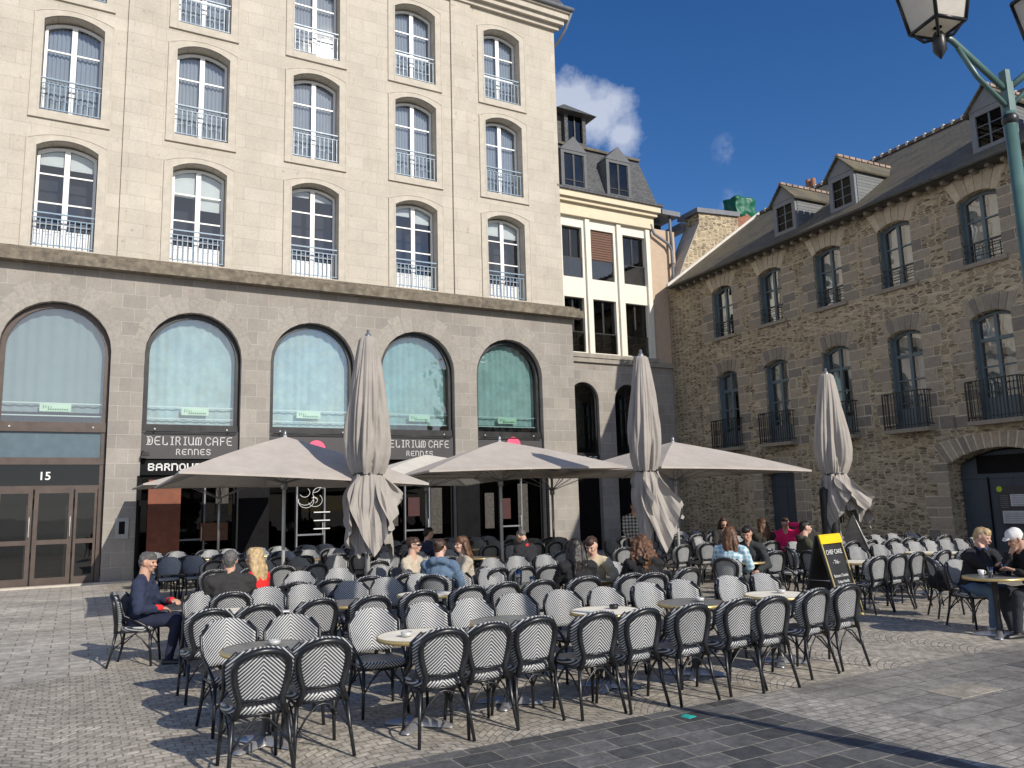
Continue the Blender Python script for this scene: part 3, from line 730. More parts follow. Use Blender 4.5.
def c_dormer(x0, x1):
    m = MB(); z0 = 13.92; ze = 15.45; za = 16.05; xc = (x0 + x1) / 2; y = -.38; t = .13
    m.box(x0, x0 + t, y, 1.2, z0, ze); m.box(x1 - t, x1, y, 1.2, z0, ze); m.box(x0 + t, x1 - t, y, .1, ze - .12, ze); m.box(x0 + t, x1 - t, y, .1, z0, z0 + .08)
    m.prism([(x0 - .04, y - .02, ze), (x1 + .04, y - .02, ze), (xc, y - .02, za)], (0, 1.4, 0))
    d = m.build('dormer', M_plain('dormer_slate', (.11, .115, .125), .7, var=.25) if 'dormer_slate' not in bpy.data.materials else bpy.data.materials['dormer_slate'], bC)
    m = MB(); t2 = t + .04
    m.box(x0 + t, x0 + t2, y + .03, y + .07, z0, ze); m.box(x1 - t2, x1 - t, y + .03, y + .07, z0, ze); m.box(xc - .04, xc + .04, y + .03, y + .07, z0, ze); m.box(x0 + t, x1 - t, y + .02, y + .04, z0 + .3, z0 + .33)
    m.build('sash', BLACK, d); m = MB(); m.box(x0 + t, x1 - t, y + .05, y + .055, z0, ze); m.build('pane', G_DARK, d)
    m = MB(); wavy(m, x0 + t + .02, xc - .02, z0, ze - .1, y + .25, .02, .09); wavy(m, xc + .1, x1 - t, z0, ze - .1, y + .25, .02, .09); m.build('curtain', CURT, d)
    m = MB(); m.box(x0 + t, x1 - t, y + .4, y + .42, z0, ze); m.build('backing', DARKIN, d)
c_dormer(17.5, 18.7); c_dormer(19.65, 20.85)
m = MB(); m.box(18.05, 18.22, 1.3, 1.5, 16.3, 17.75); m.box(18.95, 19.12, 1.3, 1.5, 16.3, 17.75); m.box(18.22, 18.95, 1.3, 1.45, 16.3, 16.55); m.box(17.6, 18.05, 1.5, 2.6, 16.2, 17.7); m.box(18.05, 19.12, 2.4, 2.6, 16.2, 17.7)
m.add([(17.5, 1.0, 17.75), (19.5, 1.0, 17.75), (19.5, 2.9, 17.75), (17.5, 2.9, 17.75), (18.5, 1.95, 18.55)], [(0, 1, 4), (1, 2, 4), (2, 3, 4), (3, 0, 4), (3, 2, 1, 0)])
d = m.build('roof_lantern', SLATE, bC, (.72, -.1, .2)); m = MB(); m.box(18.22, 18.95, 1.4, 1.41, 16.5, 17.75); m.build('pane', G_DARK, d); m = MB(); m.box(18.56, 18.62, 1.36, 1.42, 16.5, 17.7); m.build('sash', BLACK, d); m = MB(); m.box(18.22, 18.95, 1.6, 1.62, 16.4, 17.7); m.build('backing', DARKIN, d)
m = MB(); m.tube([(21.95, -.12, 13.1), (22.1, -.16, 12.7), (22.8, -.2, 12.35), (22.95, -.2, 12.1), (22.98, -.2, 0.1)], .06, 8); m.tube([(22.95, -.18, 13.8), (22.95, -.2, 12.1)], .06, 8)
for z in (3, 6, 9, 11.5): m.box(22.9, 23.06, -.28, -.05, z, z + .05)
m.build('drainpipe', ZINC, bC)
m = MB(); m.box(22.4, 23.35, -.4, 1.5, 13.55, 13.75); m.build('gutter', ZINC, bC)

# ------------------------------------------------------------------ stone building on the right
bB = thing('stone_building', 'long shaded rubble stone building with slate roof on the right', 'building', OB, RB)
BX = [2.05, 4.52, 7.05, 9.53, 12.08, 14.6]; BW = 1.1; L_ = 22
doors = [(4.05, 5.55, 0, 3.0, .22), None, (10.95, 13.75, 0, 2.45, .55)]
m = MB()
edges = [0, 3.8, 6.3, 8.8, 10.85, 14.05, L_]
xs = [-.95, 3.85, 6.3, 8.8, 11.35, 13.9, 16.5]
for i in range(6):
    cell(m, xs[i], xs[i+1], 3.4, 7.1, (BX[i], BX[i] + BW, 3.64, 6.32, .16), .3)
    cell(m, xs[i], xs[i+1], 7.1, 10.5, (BX[i], BX[i] + BW, 7.82, 9.58, .16), .3)
m.quad((16.5, 0, 0), (L_, 0, 0), (L_, 0, 10.5), (16.5, 0, 10.5))
cell(m, -.95, 3.85, 0, 3.4, None, 0); cell(m, 3.85, 6.3, 0, 3.4, (4.05, 5.5, 0, 2.55, .2), .45); cell(m, 6.3, 10.4, 0, 3.4, None, 0); cell(m, 10.4, 14.6, 0, 3.4, (11.0, 13.8, 0, 2.55, .38), .6); cell(m, 14.6, 16.5, 0, 3.4, None, 0)
m.quad((L_, 0, 0), (L_, 9, 0), (L_, 9, 10.5), (L_, 0, 10.5))
m.build('wall', RUB, bB)
m = MB(); m.box(0, L_ - .1, .95, 1.0, 0, 10.4); m.build('interior', DARKIN, bB)
def quoin_rows(m, x, side, z0, z1, seed, wmin=.26, wmax=.62):
    rnd = random.Random(seed); z = z0; k = seed % 2
    while z < z1 - .12:
        h = min(rnd.uniform(.26, .40), z1 - z); w = rnd.uniform(wmin, wmin + .1) if k % 2 else rnd.uniform(wmax - .14, wmax)
        a, b = (x - w, x) if side < 0 else (x, x + w)
        m.box(a, b, -.02 - rnd.random() * .012, .02, z + .02, z + h - .02); m.box(a - (.015 if side < 0 else 0), b + (.015 if side > 0 else 0), -.012, .02, z - .004, z + h + .004, 1)
        if rnd.random() < .45 and k % 2:
            w2 = rnd.uniform(.2, .45); a2, b2 = (a - w2 - .04, a - .03) if side < 0 else (b + .03, b + .04 + w2)
            m.box(a2, b2, -.018, .02, z + .02, z + h - .02); m.box(a2 - .015, b2 + .015, -.009, .02, z + .004, z + h - .004, 1)
        z += h; k += 1
def voussoirs(m, xa, xb, zs, rise, h, n, ext=.1, seed=0):
    w = xb - xa; Rr = (w * w / 4 + rise * rise) / (2 * rise); hh = math.asin(w / 2 / Rr); xc = (xa + xb) / 2; zc = zs + rise - Rr; rnd = random.Random(seed)
    bk = []
    for k in range(13):
        f = -1 + 2 * k / 12; bk.append((xc + Rr * math.sin(hh * f), zc + Rr * math.cos(hh * f)))
    for k in range(12, -1, -1):
        f = -1 + 2 * k / 12; bk.append((xc + (w / 2 + ext + .01) * f, zs + rise * .3 + h + .012 + rise * .6 * (1 - f * f)))
    m.prism([(a, -.008, b) for a, b in bk], (0, .02, 0), 1)
    for k in range(n):
        f0 = -1 + 2 * k / n; f1 = -1 + 2 * (k + 1) / n
        def P(f, top):
            x = xc + Rr * math.sin(hh * f); z = zc + Rr * math.cos(hh * f)
            if not top: return (x, z)
            return (xc + (w / 2 + ext) * f, zs + rise * .3 + h + rise * .6 * (1 - f * f))
        e = .02
        p = [P(f0 + e, 0), P(f1 - e, 0), P(f1 - e, 1), P(f0 + e, 1)]
        m.prism([(a, -.025 - rnd.random() * .01, b) for a, b in p], (0, .045, 0))
for i in range(6):
    x = BX[i]; m = MB(); mp = MB()
    for (z0, z1, sd) in [(3.5, 6.45, 1), (7.75, 9.6, 2)]:
        for side, xx, k in ((-1, x, 0), (1, x + BW, 2)):
            m = MB(); quoin_rows(m, xx, side, z0, z1, i * 4 + sd + k); m.build('jamb_stones', [QUOIN, MORT], bB)
    m = MB(); voussoirs(m, x - .02, x + BW + .02, 6.33, .16, .42, 7, .22, i); m.build('arch_stones', [QUOIN, MORT], bB)
    voussoirs(mp, x - .02, x + BW + .02, 9.59, .16, .52, 6, .28, i); mp.build('lintel_stones', [PALEQ, MORT], bB)
m = MB()
quoin_rows(m, 11.0, -1, 0, 2.6, 31, .3, .75); quoin_rows(m, 13.8, 1, 0, 2.6, 32, .3, .75); voussoirs(m, 10.98, 13.82, 2.56, .38, .42, 15, .35, 40)
m.build('gate_stones', [QUOIN, MORT], bB); m = MB(); quoin_rows(m, 4.05, -1, 0, 2.6, 33, .3, .55); quoin_rows(m, 5.5, 1, 0, 2.6, 34, .3, .55); voussoirs(m, 4.03, 5.52, 2.56, .2, .38, 9, .2, 41)
m.build('door_stones', [QUOIN, MORT], bB)
def b_window(kind, loc):
    w = BW; y = .2; m = MB()
    h, rise = (2.70, .12) if kind == 'low' else (1.78, .12)
    arch_frame(m, .01, w - .01, 0, h, rise, y, y + .07, .075, n=10); m.box(w/2 - .045, w/2 + .045, y - .01, y + .06, .05, h + rise - .08)
    bars = [(.28, .02), (.52, .02), (.785, .05)] if kind == 'low' else [(.33, .02), (.66, .02)]
    for k, t in bars: m.box(.08, w - .08, y + .005, y + .055, h * k - t, h * k + t)
    if kind == 'low': m.box(.08, w - .08, y + .015, y + .05, .06, .6)
    o = m.build('window', BWIN, bB, loc)
    m = MB(); arch_panel(m, .06, w - .06, .05, h, rise - .04, y + .04, n=10); m.build('pane', G_B, o)
    m = MB(); wavy(m, .05, w/2 - .06, .03, 0, y + .2, .02, .1, 0, h, 0, 2); wavy(m, w/2 + .06, w - .05, .03, 0, y + .2, .02, .1, 0, h, 0, 3); m.build('curtain', M_GC, o)
    m = MB(); m.box(.004, .03, .06, y, 0, h); m.build('casing', BWIN, o)
    if kind == 'low':
        m = MB(); m.box(-.16, w + .16, -.36, .0, -.13, -.02); m.build('balcony_slab', QUOIN, o)
        m = MB(); x0, x1 = -.13, w + .13; yy = -.32
        m.box(x0, x1, yy - .015, yy + .015, 1.0, 1.03); m.box(x0, x1, yy - .012, yy + .012, .06, .085)
        for xe in (x0, x1):
            m.box(xe - .012, xe + .012, yy, 0, 1.0, 1.03); m.box(xe - .012, xe + .012, yy, 0, .06, .085)
            for q in range(1, 3): m.box(xe - .008, xe + .008, yy + q * .1, yy + q * .1 + .016, .06, 1.0)
        n = 15
        for k in range(n):
            x = x0 + (x1 - x0) * k / (n - 1); r = .008 if 0 < k < n - 1 else .016
            m.box(x - r, x + r, yy - r, yy + r, -.02, 1.0)
            if 0 < k < n - 1: m.box(x - .018, x + .018, yy - .012, yy + .012, .88, .9)
        m.build('balcony_railing', BLACK, o)
    else:
        m = MB(); m.box(-.1, w + .1, -.08, .1, -.12, -.005); m.build('sill', QUOIN, o)
        m = MB()
        for z in (.18, .36, .54): m.box(.0, w, .05, .075, z, z + .022)
        m.box(.3, .32, .05, .075, .0, .55); m.box(w - .32, w - .3, .05, .075, 0, .55); m.build('guard_rail', BLACK, o)
    return o
M_GC = M_cloth('grey_white_curtain', (.62, .64, .62), .3); G_B = M_glass('old_window_glass', (.8, .86, .88), .95, .16, wav=.2)
pl = b_window('low', (BX[0], 0, 3.64)); pu = b_window('up', (BX[0], 0, 7.82))
for x in BX[1:]:
    for p in (pl, pu): c = copy_tree(p, bB); c.location = (x, 0, p.location.z)
def plank_door(x0, x1, z1, y, rise):
    m = MB(); top = arc_top(x0, x1, z1, rise, 14); pts = [(x0, y, 0)] + [(a, y, b) for a, b in top] + [(x1, y, 0)]
    m.prism(pts, (0, .05, 0)); xc = (x0 + x1) / 2; m.box(xc - .02, xc + .02, y - .012, y, 0, z1)
    m.box(x0, x1, y - .03, y, z1 - .35, z1 - .25)
    return m.build('door', BDOOR, bB)
plank_door(4.1, 5.45, 2.5, .35, .2); dd = plank_door(11.02, 13.78, 2.5, .5, .38)
m = MB(); m.box(11.5, 13.2, .47, .48, 2.28, 2.75); m.build('transom_pane', BLKP, dd)
m = MB(); m.box(11.75, 11.78, .455, .487, .0, 2.2); m.build('door_edge', BLKP, dd)
po = thing('notice_board', 'white and dark notice panel with lime green dot on the right door', 'notice', Matrix.Rotation(RB, 4, 'Z') @ Vector((12.0, .44, 0)) + Vector(OB), RB)
m = MB(); m.box(.0, 1.3, 0, .02, .95, 1.92); m.build('panel', CHAR, po)
m = MB(); m.box(.32, 1.25, -.004, 0, 1.42, 1.72); m.box(.08, 1.25, -.004, 0, .98, 1.30); m.build('paper', M_plain('printed_paper', (.50, .5, .52), .7), po)
m = MB()
for k in range(6): m.box(.36, 1.2, -.006, -.004, 1.45 + k * .045, 1.462 + k * .045); m.box(.12, 1.2, -.006, -.004, 1.01 + k * .045, 1.022 + k * .045)
for k in range(7): m.box(.05, .26, -.006, 0, 1.38 + k * .05, 1.395 + k * .05)
m.build('printed_lines', ZINC, po)
m = MB(); m.prism([(.06 + .075 * math.cos(t), -.01, 1.86 + .075 * math.sin(t)) for t in [2 * PI * k / 18 for k in range(18)]], (0, .008, 0)); m.build('dot', LIMEG, po)
# roof
def rz_(y): return 10.3 + (y + .5) * .725
m = MB()
m.prism([(0.0, -.5, 10.28), (0.0, -.5, 10.36), (0.0, 4.75, rz_(4.75) + .06), (0.0, 4.75, rz_(4.75) - .08), (0.0, -.3, 10.3)], (L_, 0, 0))
m.prism([(0.0, 10, 10.3), (0.0, 4.75, rz_(4.75) + .06), (0.0, 4.75, rz_(4.75) - .08), (0, 9.8, 10.3)][::-1], (L_, 0, 0))
m.build('roof', SLATEM, bB)
m = MB(); rnd = random.Random(5)
for k in range(62):
    x = .2 + k * .35; m.box(x, x + .31, 4.6, 4.9, rz_(4.75) + .0, rz_(4.75) + .10 + rnd.random() * .02)
rt = m.build('ridge_tiles', M_plain('ridge_tile', (.16, .12, .09), .8, var=.4), bB)
m = MB()
for k in range(62):
    x = .2 + k * .35; m.box(x + .29, x + .37, 4.58, 4.92, rz_(4.75) + .0, rz_(4.75) + .15)
m.build('mortar', M_plain('white_mortar', (.6, .57, .52), .8), bB)
m = MB(); m.prism([(-.06, -.52, 10.3), (-.06, -.52, 10.46), (-.06, 4.75, rz_(4.75) + .18), (-.06, 4.75, rz_(4.75))], (.12, 0, 0)); m.build('verge', M_plain('pale_verge', (.62, .59, .54), .8, var=.1), bB)
m = MB(); k = 0
while k * .42 < L_: m.box(.1 + k * .42, .20 + k * .42, -.30, 0, 10.17, 10.26); k += 1
m.build('corbels', QUOIN, bB)
m = MB(); m.box(0, L_, -.42, .0, 10.26, 10.3); m.tube([(0, -.54, 10.3), (L_, -.54, 10.3)], .05, 8); m.build('gutter', M_plain('aged_gutter', (.075, .07, .06), .7, var=.3), bB)
def b_dormer(xc, plain=False):
    w = 1.0; x0, x1 = xc - w/2, xc + w/2; z0 = 10.72; ze = 11.95; za = 12.52; y = .12; t = .15
    m = MB(); m.box(x0, x0 + t, y, y + .12, z0, ze); m.box(x1 - t, x1, y, y + .12, z0, ze); m.box(x0 + t, x1 - t, y, y + .12, z0, z0 + .2); m.box(x0 + t, x1 - t, y, y + .12, ze - .16, ze)
    m.prism([(x0 - .03, y - .02, ze), (x1 + .03, y - .02, ze), (xc, y - .02, za - .04)], (0, .14, 0))
    d = m.build('dormer', M_DORM, bB)
    m = MB()
    for sx in (x0, x1):
        e = .02 if sx == x1 else -.02
        m.prism([(sx, y + .1, z0), (sx, y + .1, ze), (sx, (ze - 10.3) / .725 - .5, ze)], (e, 0, 0))
    m.build('cheek', SLATEL, d)
    yb = (za - 10.3) / .725 - .5; ye = (ze - 10.3) / .725 - .5
    m = MB()
    for s in (-1, 1):
        a = (xc + s * (w/2 + .1), y - .12, ze - .1); b_ = (xc, y - .12, za); c_ = (xc, yb, za); d_ = (xc + s * (w/2 + .1), ye, ze - .1)
        n_ = Vector((s * .03, 0, .05)); m.add([a, b_, c_, d_, Vector(a) + n_, Vector(b_) + Vector((0, 0, .05)), Vector(c_) + Vector((0, 0, .05)), Vector(d_) + n_], [(0, 1, 2, 3), (4, 7, 6, 5), (0, 4, 5, 1), (1, 5, 6, 2), (2, 6, 7, 3), (3, 7, 4, 0)])
    m.build('dormer_roof', SLATEM, d)
    m = MB(); kk = 0
    while y - .1 + kk * .28 < yb - .2: m.box(xc - .07, xc + .07, y - .1 + kk * .28, y + .12 + kk * .28, za + .02, za + .1); kk += 1
    m.build('ridge_tiles', M_plain('terracotta_ridge', (.34, .25, .20), .8, var=.45) if 'terracotta_ridge' not in bpy.data.materials else bpy.data.materials['terracotta_ridge'], d)
    m = MB(); m.box(xc - .025, xc + .025, y + .04, y + .08, z0 + .2, ze - .16)
    for f in (.33, .66): z = z0 + .2 + (ze - z0 - .36) * f; m.box(x0 + t, x1 - t, y + .045, y + .075, z - .012, z + .012)
    m.build('sash', BWIN, d)
    m = MB(); m.box(x0 + t, x1 - t, y + .06, y + .065, z0 + .2, ze - .16); m.build('pane', G_SHOP, d)
    m = MB(); m.box(x0 + .02, x1 - .02, y + .3, y + .32, z0, ze); m.build('backing', DARKIN, d)
M_DORM = M_plain('dormer_paint', (.19, .20, .215), .7, var=.12)
SLATEL = M_slate('side_slate', (.14, .155, .17), (.19, .20, .215))
b_dormer(5.85); b_dormer(8.30); b_dormer(13.12); b_dormer(15.6)
# party wall and chimney behind
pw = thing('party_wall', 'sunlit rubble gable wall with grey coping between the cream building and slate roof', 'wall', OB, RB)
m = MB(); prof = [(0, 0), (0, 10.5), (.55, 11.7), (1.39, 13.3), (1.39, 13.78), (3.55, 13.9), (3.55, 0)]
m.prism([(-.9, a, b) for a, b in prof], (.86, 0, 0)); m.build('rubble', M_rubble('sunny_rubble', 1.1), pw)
m = MB(); m.prism([(-1.0, -.03, 10.5), (-1.0, .53, 11.72), (-1.0, 1.36, 13.32), (-1.0, 1.38, 13.29), (-1.0, .56, 11.68), (-1.0, .0, 10.45)][::-1], (.99, 0, 0))
m.build('stucco_slope', STUC, pw)
m = MB(); m.prism([(-1.3, 1.25, 13.78), (-1.3, 3.6, 13.9), (-1.3, 3.6, 14.1), (-1.3, 1.25, 13.98)], (1.36, 0, 0)); m.box(-3.5, -.9, 1.1, 1.5, 13.3, 13.6); m.build('coping', ZINC, pw)
ch = thing('brick_chimney', 'red brick chimney stack wrapped in a green tarpaulin', 'chimney', Matrix.Rotation(RB, 4, 'Z') @ Vector((-.5, 3.9, 0)) + Vector(OB), RB)
m = MB(); m.box(-.35, .42, -.35, .75, 12.6, 14.15); m.build('stack', BRICK, ch)
m = MB()
for q in (.1, .5): m.lathe([(.11, 14.1), (.12, 14.6), (.1, 14.65)], 10, (.05, q + .15))
m.build('chimney_pot', M_plain('pot', (.3, .14, .09), .8), ch)
tp = MB(); tp.box(-.35, .45, -.35, .80, 14.0, 14.95); tp.capsule((0, .1, 14.7), (0, .4, 14.7), .40, .40)
t_ = remesh(tp, 'tarpaulin', TARP, .07, ch, 3, (.22, .35))
for (v_, y_) in [(.6, 5.3), (2.6, 5.2)]:
    c = thing('chimney_pot_stack', 'small terracotta pots on the ridge %s' % ('beside the green tarpaulin' if v_ < 2 else 'left of the left dormer'), 'chimney', Matrix.Rotation(RB, 4, 'Z') @ Vector((v_, y_, 0)) + Vector(OB), RB)
    m = MB(); m.box(-.3, .3, -.2, .2, 13.7, 14.5); m.build('stack', BRICK, c)
    m = MB(); m.lathe([(.1, 14.5), (.11, 14.85), (.08, 14.9)], 10, (-.12, 0)); m.lathe([(.1, 14.5), (.11, 14.8), (.08, 14.85)], 10, (.14, 0)); m.build('pots', bpy.data.materials['pot'], c)

# ------------------------------------------------------------------ chairs
def make_chair():
    root = thing('bistro_chair', 'x', 'chair')
    # seat
    def seat_outline(e=0, n=28):
        pts = []
        for k in range(n):
            t = 2 * PI * k / n; c, s_ = math.cos(t), math.sin(t)
            p = 3.2; r = (abs(c) ** p + abs(s_) ** p) ** (-1 / p)
            y = r * s_ * (.205 + e) ; x = r * c * (.205 + e) * (1.04 + .12 * (y / .2)); pts.append((x, y))
        return pts
    m = MB(); o = seat_outline(0); i = seat_outline(-.025); n = len(o)
    for (ring, z) in [(seat_outline(-.012), .412), (o, .418), (o, .452), (seat_outline(-.008), .464), (i, .467)]:
        m.add([(x, y, z) for x, y in ring], [])
    for k in range(4):
        a = k * n; m.f += [[a + j, a + (j + 1) % n, a + n + (j + 1) % n, a + n + j] for j in range(n)]; m.m += [0] * n; m.sm += [k != 3] * n
    m.f.append([4 * n + j for j in range(n)]); m.m.append(1); m.sm.append(False)
    m.f.append([n - 1 - j for j in range(n)]); m.m.append(0); m.sm.append(False)
    m.build('seat', [WEAVE, WEAVED], root)
    # backrest shell
    def half(t):
        if t < .62: return .180 + .060 * math.sin(min(1, t / .62) * PI / 2)
        s_ = (t - .62) / .38; return .240 * math.sqrt(max(0, 1 - s_ ** 2.2))
    def bp(s_, t, off=0):
        x = half(t) * s_; z = .50 + .385 * t
        cy = -.215 - .07 * t + .085 * (abs(x) / .24) ** 2.2 + .028 * abs(s_) ** 5 * (1 - t) ** .7 * min(1, t * 2.5)
        return (x, cy - off, z)
    NU, NV = 12, 18; m = MB(); ts = [1 - (1 - k / NV) ** 1.5 for k in range(NV + 1)]; ts[-1] = .9995
    for off in (0, .030):
        m.add([bp(-1 + 2 * a / NU, t, off) for t in ts for a in range(NU + 1)], [])
    W_ = NU + 1; base = W_ * (NV + 1)
    def F(l, s_=True): m.f.append(l); m.m.append(0); m.sm.append(s_)
    for b_ in range(NV):
        for a in range(NU):
            F([b_*W_+a+1, b_*W_+a, (b_+1)*W_+a, (b_+1)*W_+a+1]); F([base+b_*W_+a, base+b_*W_+a+1, base+(b_+1)*W_+a+1, base+(b_+1)*W_+a])
        F([b_*W_, base+b_*W_, base+(b_+1)*W_, (b_+1)*W_], False); F([base+b_*W_+NU, b_*W_+NU, (b_+1)*W_+NU, base+(b_+1)*W_+NU], False)
    for a in range(NU): F([a, a+1, base+a+1, base+a], False); q = NV*W_; F([q+a+1, q+a, base+q+a, base+q+a+1], False)
    m.build('backrest', WEAVE, root)
    # hoop frame behind the shell
    m = MB(); path = [(-.205, -.215, .42)]
    L = []
    for k in range(19):
        t = 1 - (1 - k / 18) ** 1.7 if k < 18 else .9999
        h_ = half(t) * .190 / .24; z = .50 + .385 * t * .925
        L.append((h_, -.215 - .07 * t * .925 + .085 * (h_ / .24) ** 2.2 - .048, z))
    left = [(-a, b_, c_) for a, b_, c_ in L]; right = L[::-1]
    m.tube([(-.18, -.225, .40)] + left + right[1:] + [(.18, -.225, .40)], .025, 8)
    for s_ in (-1, 1):
        e1, e2, e3, e4 = (Vector(bp(s_, t_)) for t_ in (.90, .68, .46, .26)); ox = Vector((s_ * .006, .004, 0))
        m.tube([e1 + ox, e2 + ox, e3 + ox, e4 + ox + Vector((s_ * .012, .03, 0)), (s_ * .218, .02, .535), (s_ * .212, .11, .48), (s_ * .202, .168, .41)], .0145, 8)
    m.tube([(-.17, -.232, .515), (0, -.25, .515), (.17, -.232, .515)], .012, 6)
    m.tube([(-.19, -.19, .405), (.19, -.19, .405)], .012, 6); m.tube([(-.2, .17, .405), (.2, .17, .405)], .012, 6)
    m.tube([(-.195, -.2, .405), (-.2, .17, .405)], .012, 6); m.tube([(.195, -.2, .405), (.2, .17, .405)], .012, 6)
    m.build('back_frame', RATT, root)
    for s_ in (-1, 1):
        m = MB(); m.tube([(s_ * .19, -.222, .41), (s_ * .205, -.25, .2), (s_ * .225, -.30, 0)], [.0165, .0155, .014], 8); m.build('leg', RATT, root)
        m = MB(); m.tube([(s_ * .195, .17, .41), (s_ * .20, .18, .2), (s_ * .21, .20, 0)], [.0165, .0155, .014], 8); m.build('leg', RATT, root)
    m = MB()
    for (y0, y1) in ((-.243, -.262), (.175, .186)):
        m.tube([(-.205, y1, .19), (-.13, y0, .30), (-.05, y0, .385), (0, y0, .395), (.05, y0, .385), (.13, y0, .30), (.205, y1, .19)], .008, 6)
    for s_ in (-1, 1): m.tube([(s_ * .207, -.26, .19), (s_ * .2, -.12, .32), (s_ * .2, 0, .385), (s_ * .2, .08, .32), (s_ * .2, .18, .19)], .008, 6)
    m.build('brace', RATT, root)
    return root
chair0 = make_chair(); chair_used = False; NCH = 0
def chair(x, y, az, label, group, tilt=0):
    global chair_used, NCH
    if chair_used: c = copy_tree(chair0)
    else: c = chair0; chair_used = True
    c.location = (x, y, .012 if False else .008); c.rotation_euler = (0, 0, -R(az)); c['label'] = label; c['group'] = group; NCH += 1
    return c
ORD = ['leftmost', 'second', 'third', 'fourth', 'fifth', 'sixth', 'seventh', 'eighth', 'ninth', 'tenth', 'eleventh', 'twelfth', 'thirteenth', 'fourteenth', 'fifteenth', 'sixteenth', 'seventeenth', 'eighteenth', 'nineteenth', 'twentieth']
rj = random.Random(11)
def row(pts, az, rowname, facing, group, jit=6, d=.235):
    for k, (x, y) in enumerate(pts):
        a = az + rj.uniform(-jit, jit)
        chair(x + d * math.sin(R(a)), y + d * math.cos(R(a)), a, ('%s woven chair from the left in the %s, %s' % (ORD[k], rowname, facing)) if k else 'leftmost woven chair in the %s, %s' % (rowname, facing), group)
AW_, TO_ = -29, 151
row([(-1.83,5.85),(-1.48,6.21),(-.6,6.52),(-.25,6.76),(.14,7.03),(.69,7.21),(1.11,7.38),(1.60,7.57),(2.13,7.88),(2.47,7.97),(3.09,8.5),(3.55,8.84)], AW_, 'front row', 'back to the viewer', 'front row of terrace chairs')
row([(-2.59,7.29),(-2.07,7.45),(-1.39,7.76),(-.93,8.11),(-.48,8.33),(-.04,8.66),(.47,8.9),(.96,9.08),(1.48,9.45),(1.94,9.66),(2.59,9.97),(3.07,10.2)], TO_, 'second row', 'facing the viewer', 'second row of terrace chairs')
row([(-3.06,8.13),(-2.67,8.44),(-2.15,8.80),(-1.60,8.98),(-1.11,9.35),(-.57,9.75),(-.16,10.05),(.30,10.25),(.86,10.5),(1.50,10.75),(1.95,11.2),(2.4,11.4)], AW_, 'third row', 'back turned', 'third row of terrace chairs')
row([(-3.77,9.81),(-3.11,10.1),(-2.71,10.31),(-2.18,10.6),(-1.78,11.0),(-1.38,11.45),(-.9,11.8),(-.42,12.15),(1.0,12.5),(1.5,12.75)], TO_, 'fourth row', 'facing the viewer', 'fourth row of terrace chairs')
row([(-2.95,10.85),(-2.55,11.15),(-2.08,11.45),(-1.57,11.75),(-.3,12.3),(.1,12.45),(.5,12.6)], AW_, 'fifth row', 'back turned', 'fifth row of terrace chairs')
row([(-3.9,11.8),(-3.35,12.5),(-2.85,12.95),(-2.2,13.2),(-.45,14.3),(0,14.6),(.5,14.75),(1.2,14.9)], TO_, 'sixth row', 'facing the viewer', 'sixth row of terrace chairs')
row([(-5.0,13.4),(-4.45,13.65),(-4.0,13.85),(-3.5,14.1),(-2.5,14.6),(-1.9,14.9),(-1.3,15.2),(.9,15.9)], AW_, 'seventh row', 'back turned', 'seventh row of terrace chairs')
row([(-5.4,15.2),(-4.9,15.55),(-4.3,15.9),(-3.65,16.25),(-2.7,16.85),(-2.1,17.1),(-1.5,17.4),(-.1,18.2)], TO_, 'eighth row', 'facing the viewer', 'eighth row of terrace chairs')
# shaded rows near the cafe front
for (w, az, u0, u1) in [(7.4, AW_, 4.0, 12.0), (5.9, TO_, 3.4, 13.5), (5.1, AW_, 3.3, 13.5), (3.5, TO_, 3.3, 13.5), (2.7, AW_, 3.3, 13.0)]:
    u = u0; k = 0
    while u < u1:
        p = A2W(u + rj.uniform(-.03, .03), w + rj.uniform(-.05, .05)); a = az + rj.uniform(-7, 7)
        chair(p.x, p.y, a, 'black and white woven chair in the shade under the open parasols', 'chairs in the shade by the cafe front')
        u += .5 if k % 2 == 0 else .72; k += 1
# chairs on the right side
row([(5.61,12.63),(6.06,12.93),(6.51,13.22),(7.08,13.48),(7.67,13.77)], AW_, 'near row past the chalkboard', 'back turned', 'right hand chairs near row')
row([(6.19,14.79),(6.8,15.17),(7.3,15.5),(7.75,15.75),(8.17,15.97),(8.57,16.16),(8.97,16.36),(9.5,16.7)], TO_, 'middle row past the chalkboard', 'facing the viewer', 'right hand chairs middle row')
row([(6.9,16.6),(7.4,16.9),(8.0,17.2),(8.5,17.5),(9.0,17.8),(9.6,18.1)], AW_, 'penultimate row by the wall', 'back turned', 'right hand chairs by the wall')
row([(7.4,18.2),(7.9,18.5),(8.36,18.76),(8.91,19.1),(9.5,19.4)], TO_, 'last row by the wall', 'facing the viewer', 'right hand chairs at the wall')
chair(6.45, 12.1, 100, 'chair right of the chalkboard with a dark jacket over its seat', 'single chairs', 0)
row([(3.5,17.0),(4.15,17.6),(4.75,18.0)], AW_, 'row left of the plaid shirt', 'back turned', 'middle chairs near row')
row([(3.9,19.3),(4.4,19.6),(5.0,19.9),(5.5,20.2)], TO_, 'row past the plaid shirt', 'facing the viewer', 'middle chairs behind')
row([(4.3,21.5),(4.9,21.8),(5.4,22.1),(6.0,22.4)], AW_, 'row by the corner', 'back turned', 'middle chairs far')
row([(4.8,23.4),(5.3,23.7),(5.9,24.0),(6.5,24.3)], TO_, 'last row by the corner', 'facing the viewer', 'middle chairs last')
row([(2.2,16.6),(2.7,16.9)], AW_, 'pair past the middle parasol', 'back turned', 'chairs behind the middle parasol')
row([(2.3,19.6),(2.8,19.8),(3.3,20.1)], TO_, 'row under the right parasol', 'facing the viewer', 'chairs under the right parasol')
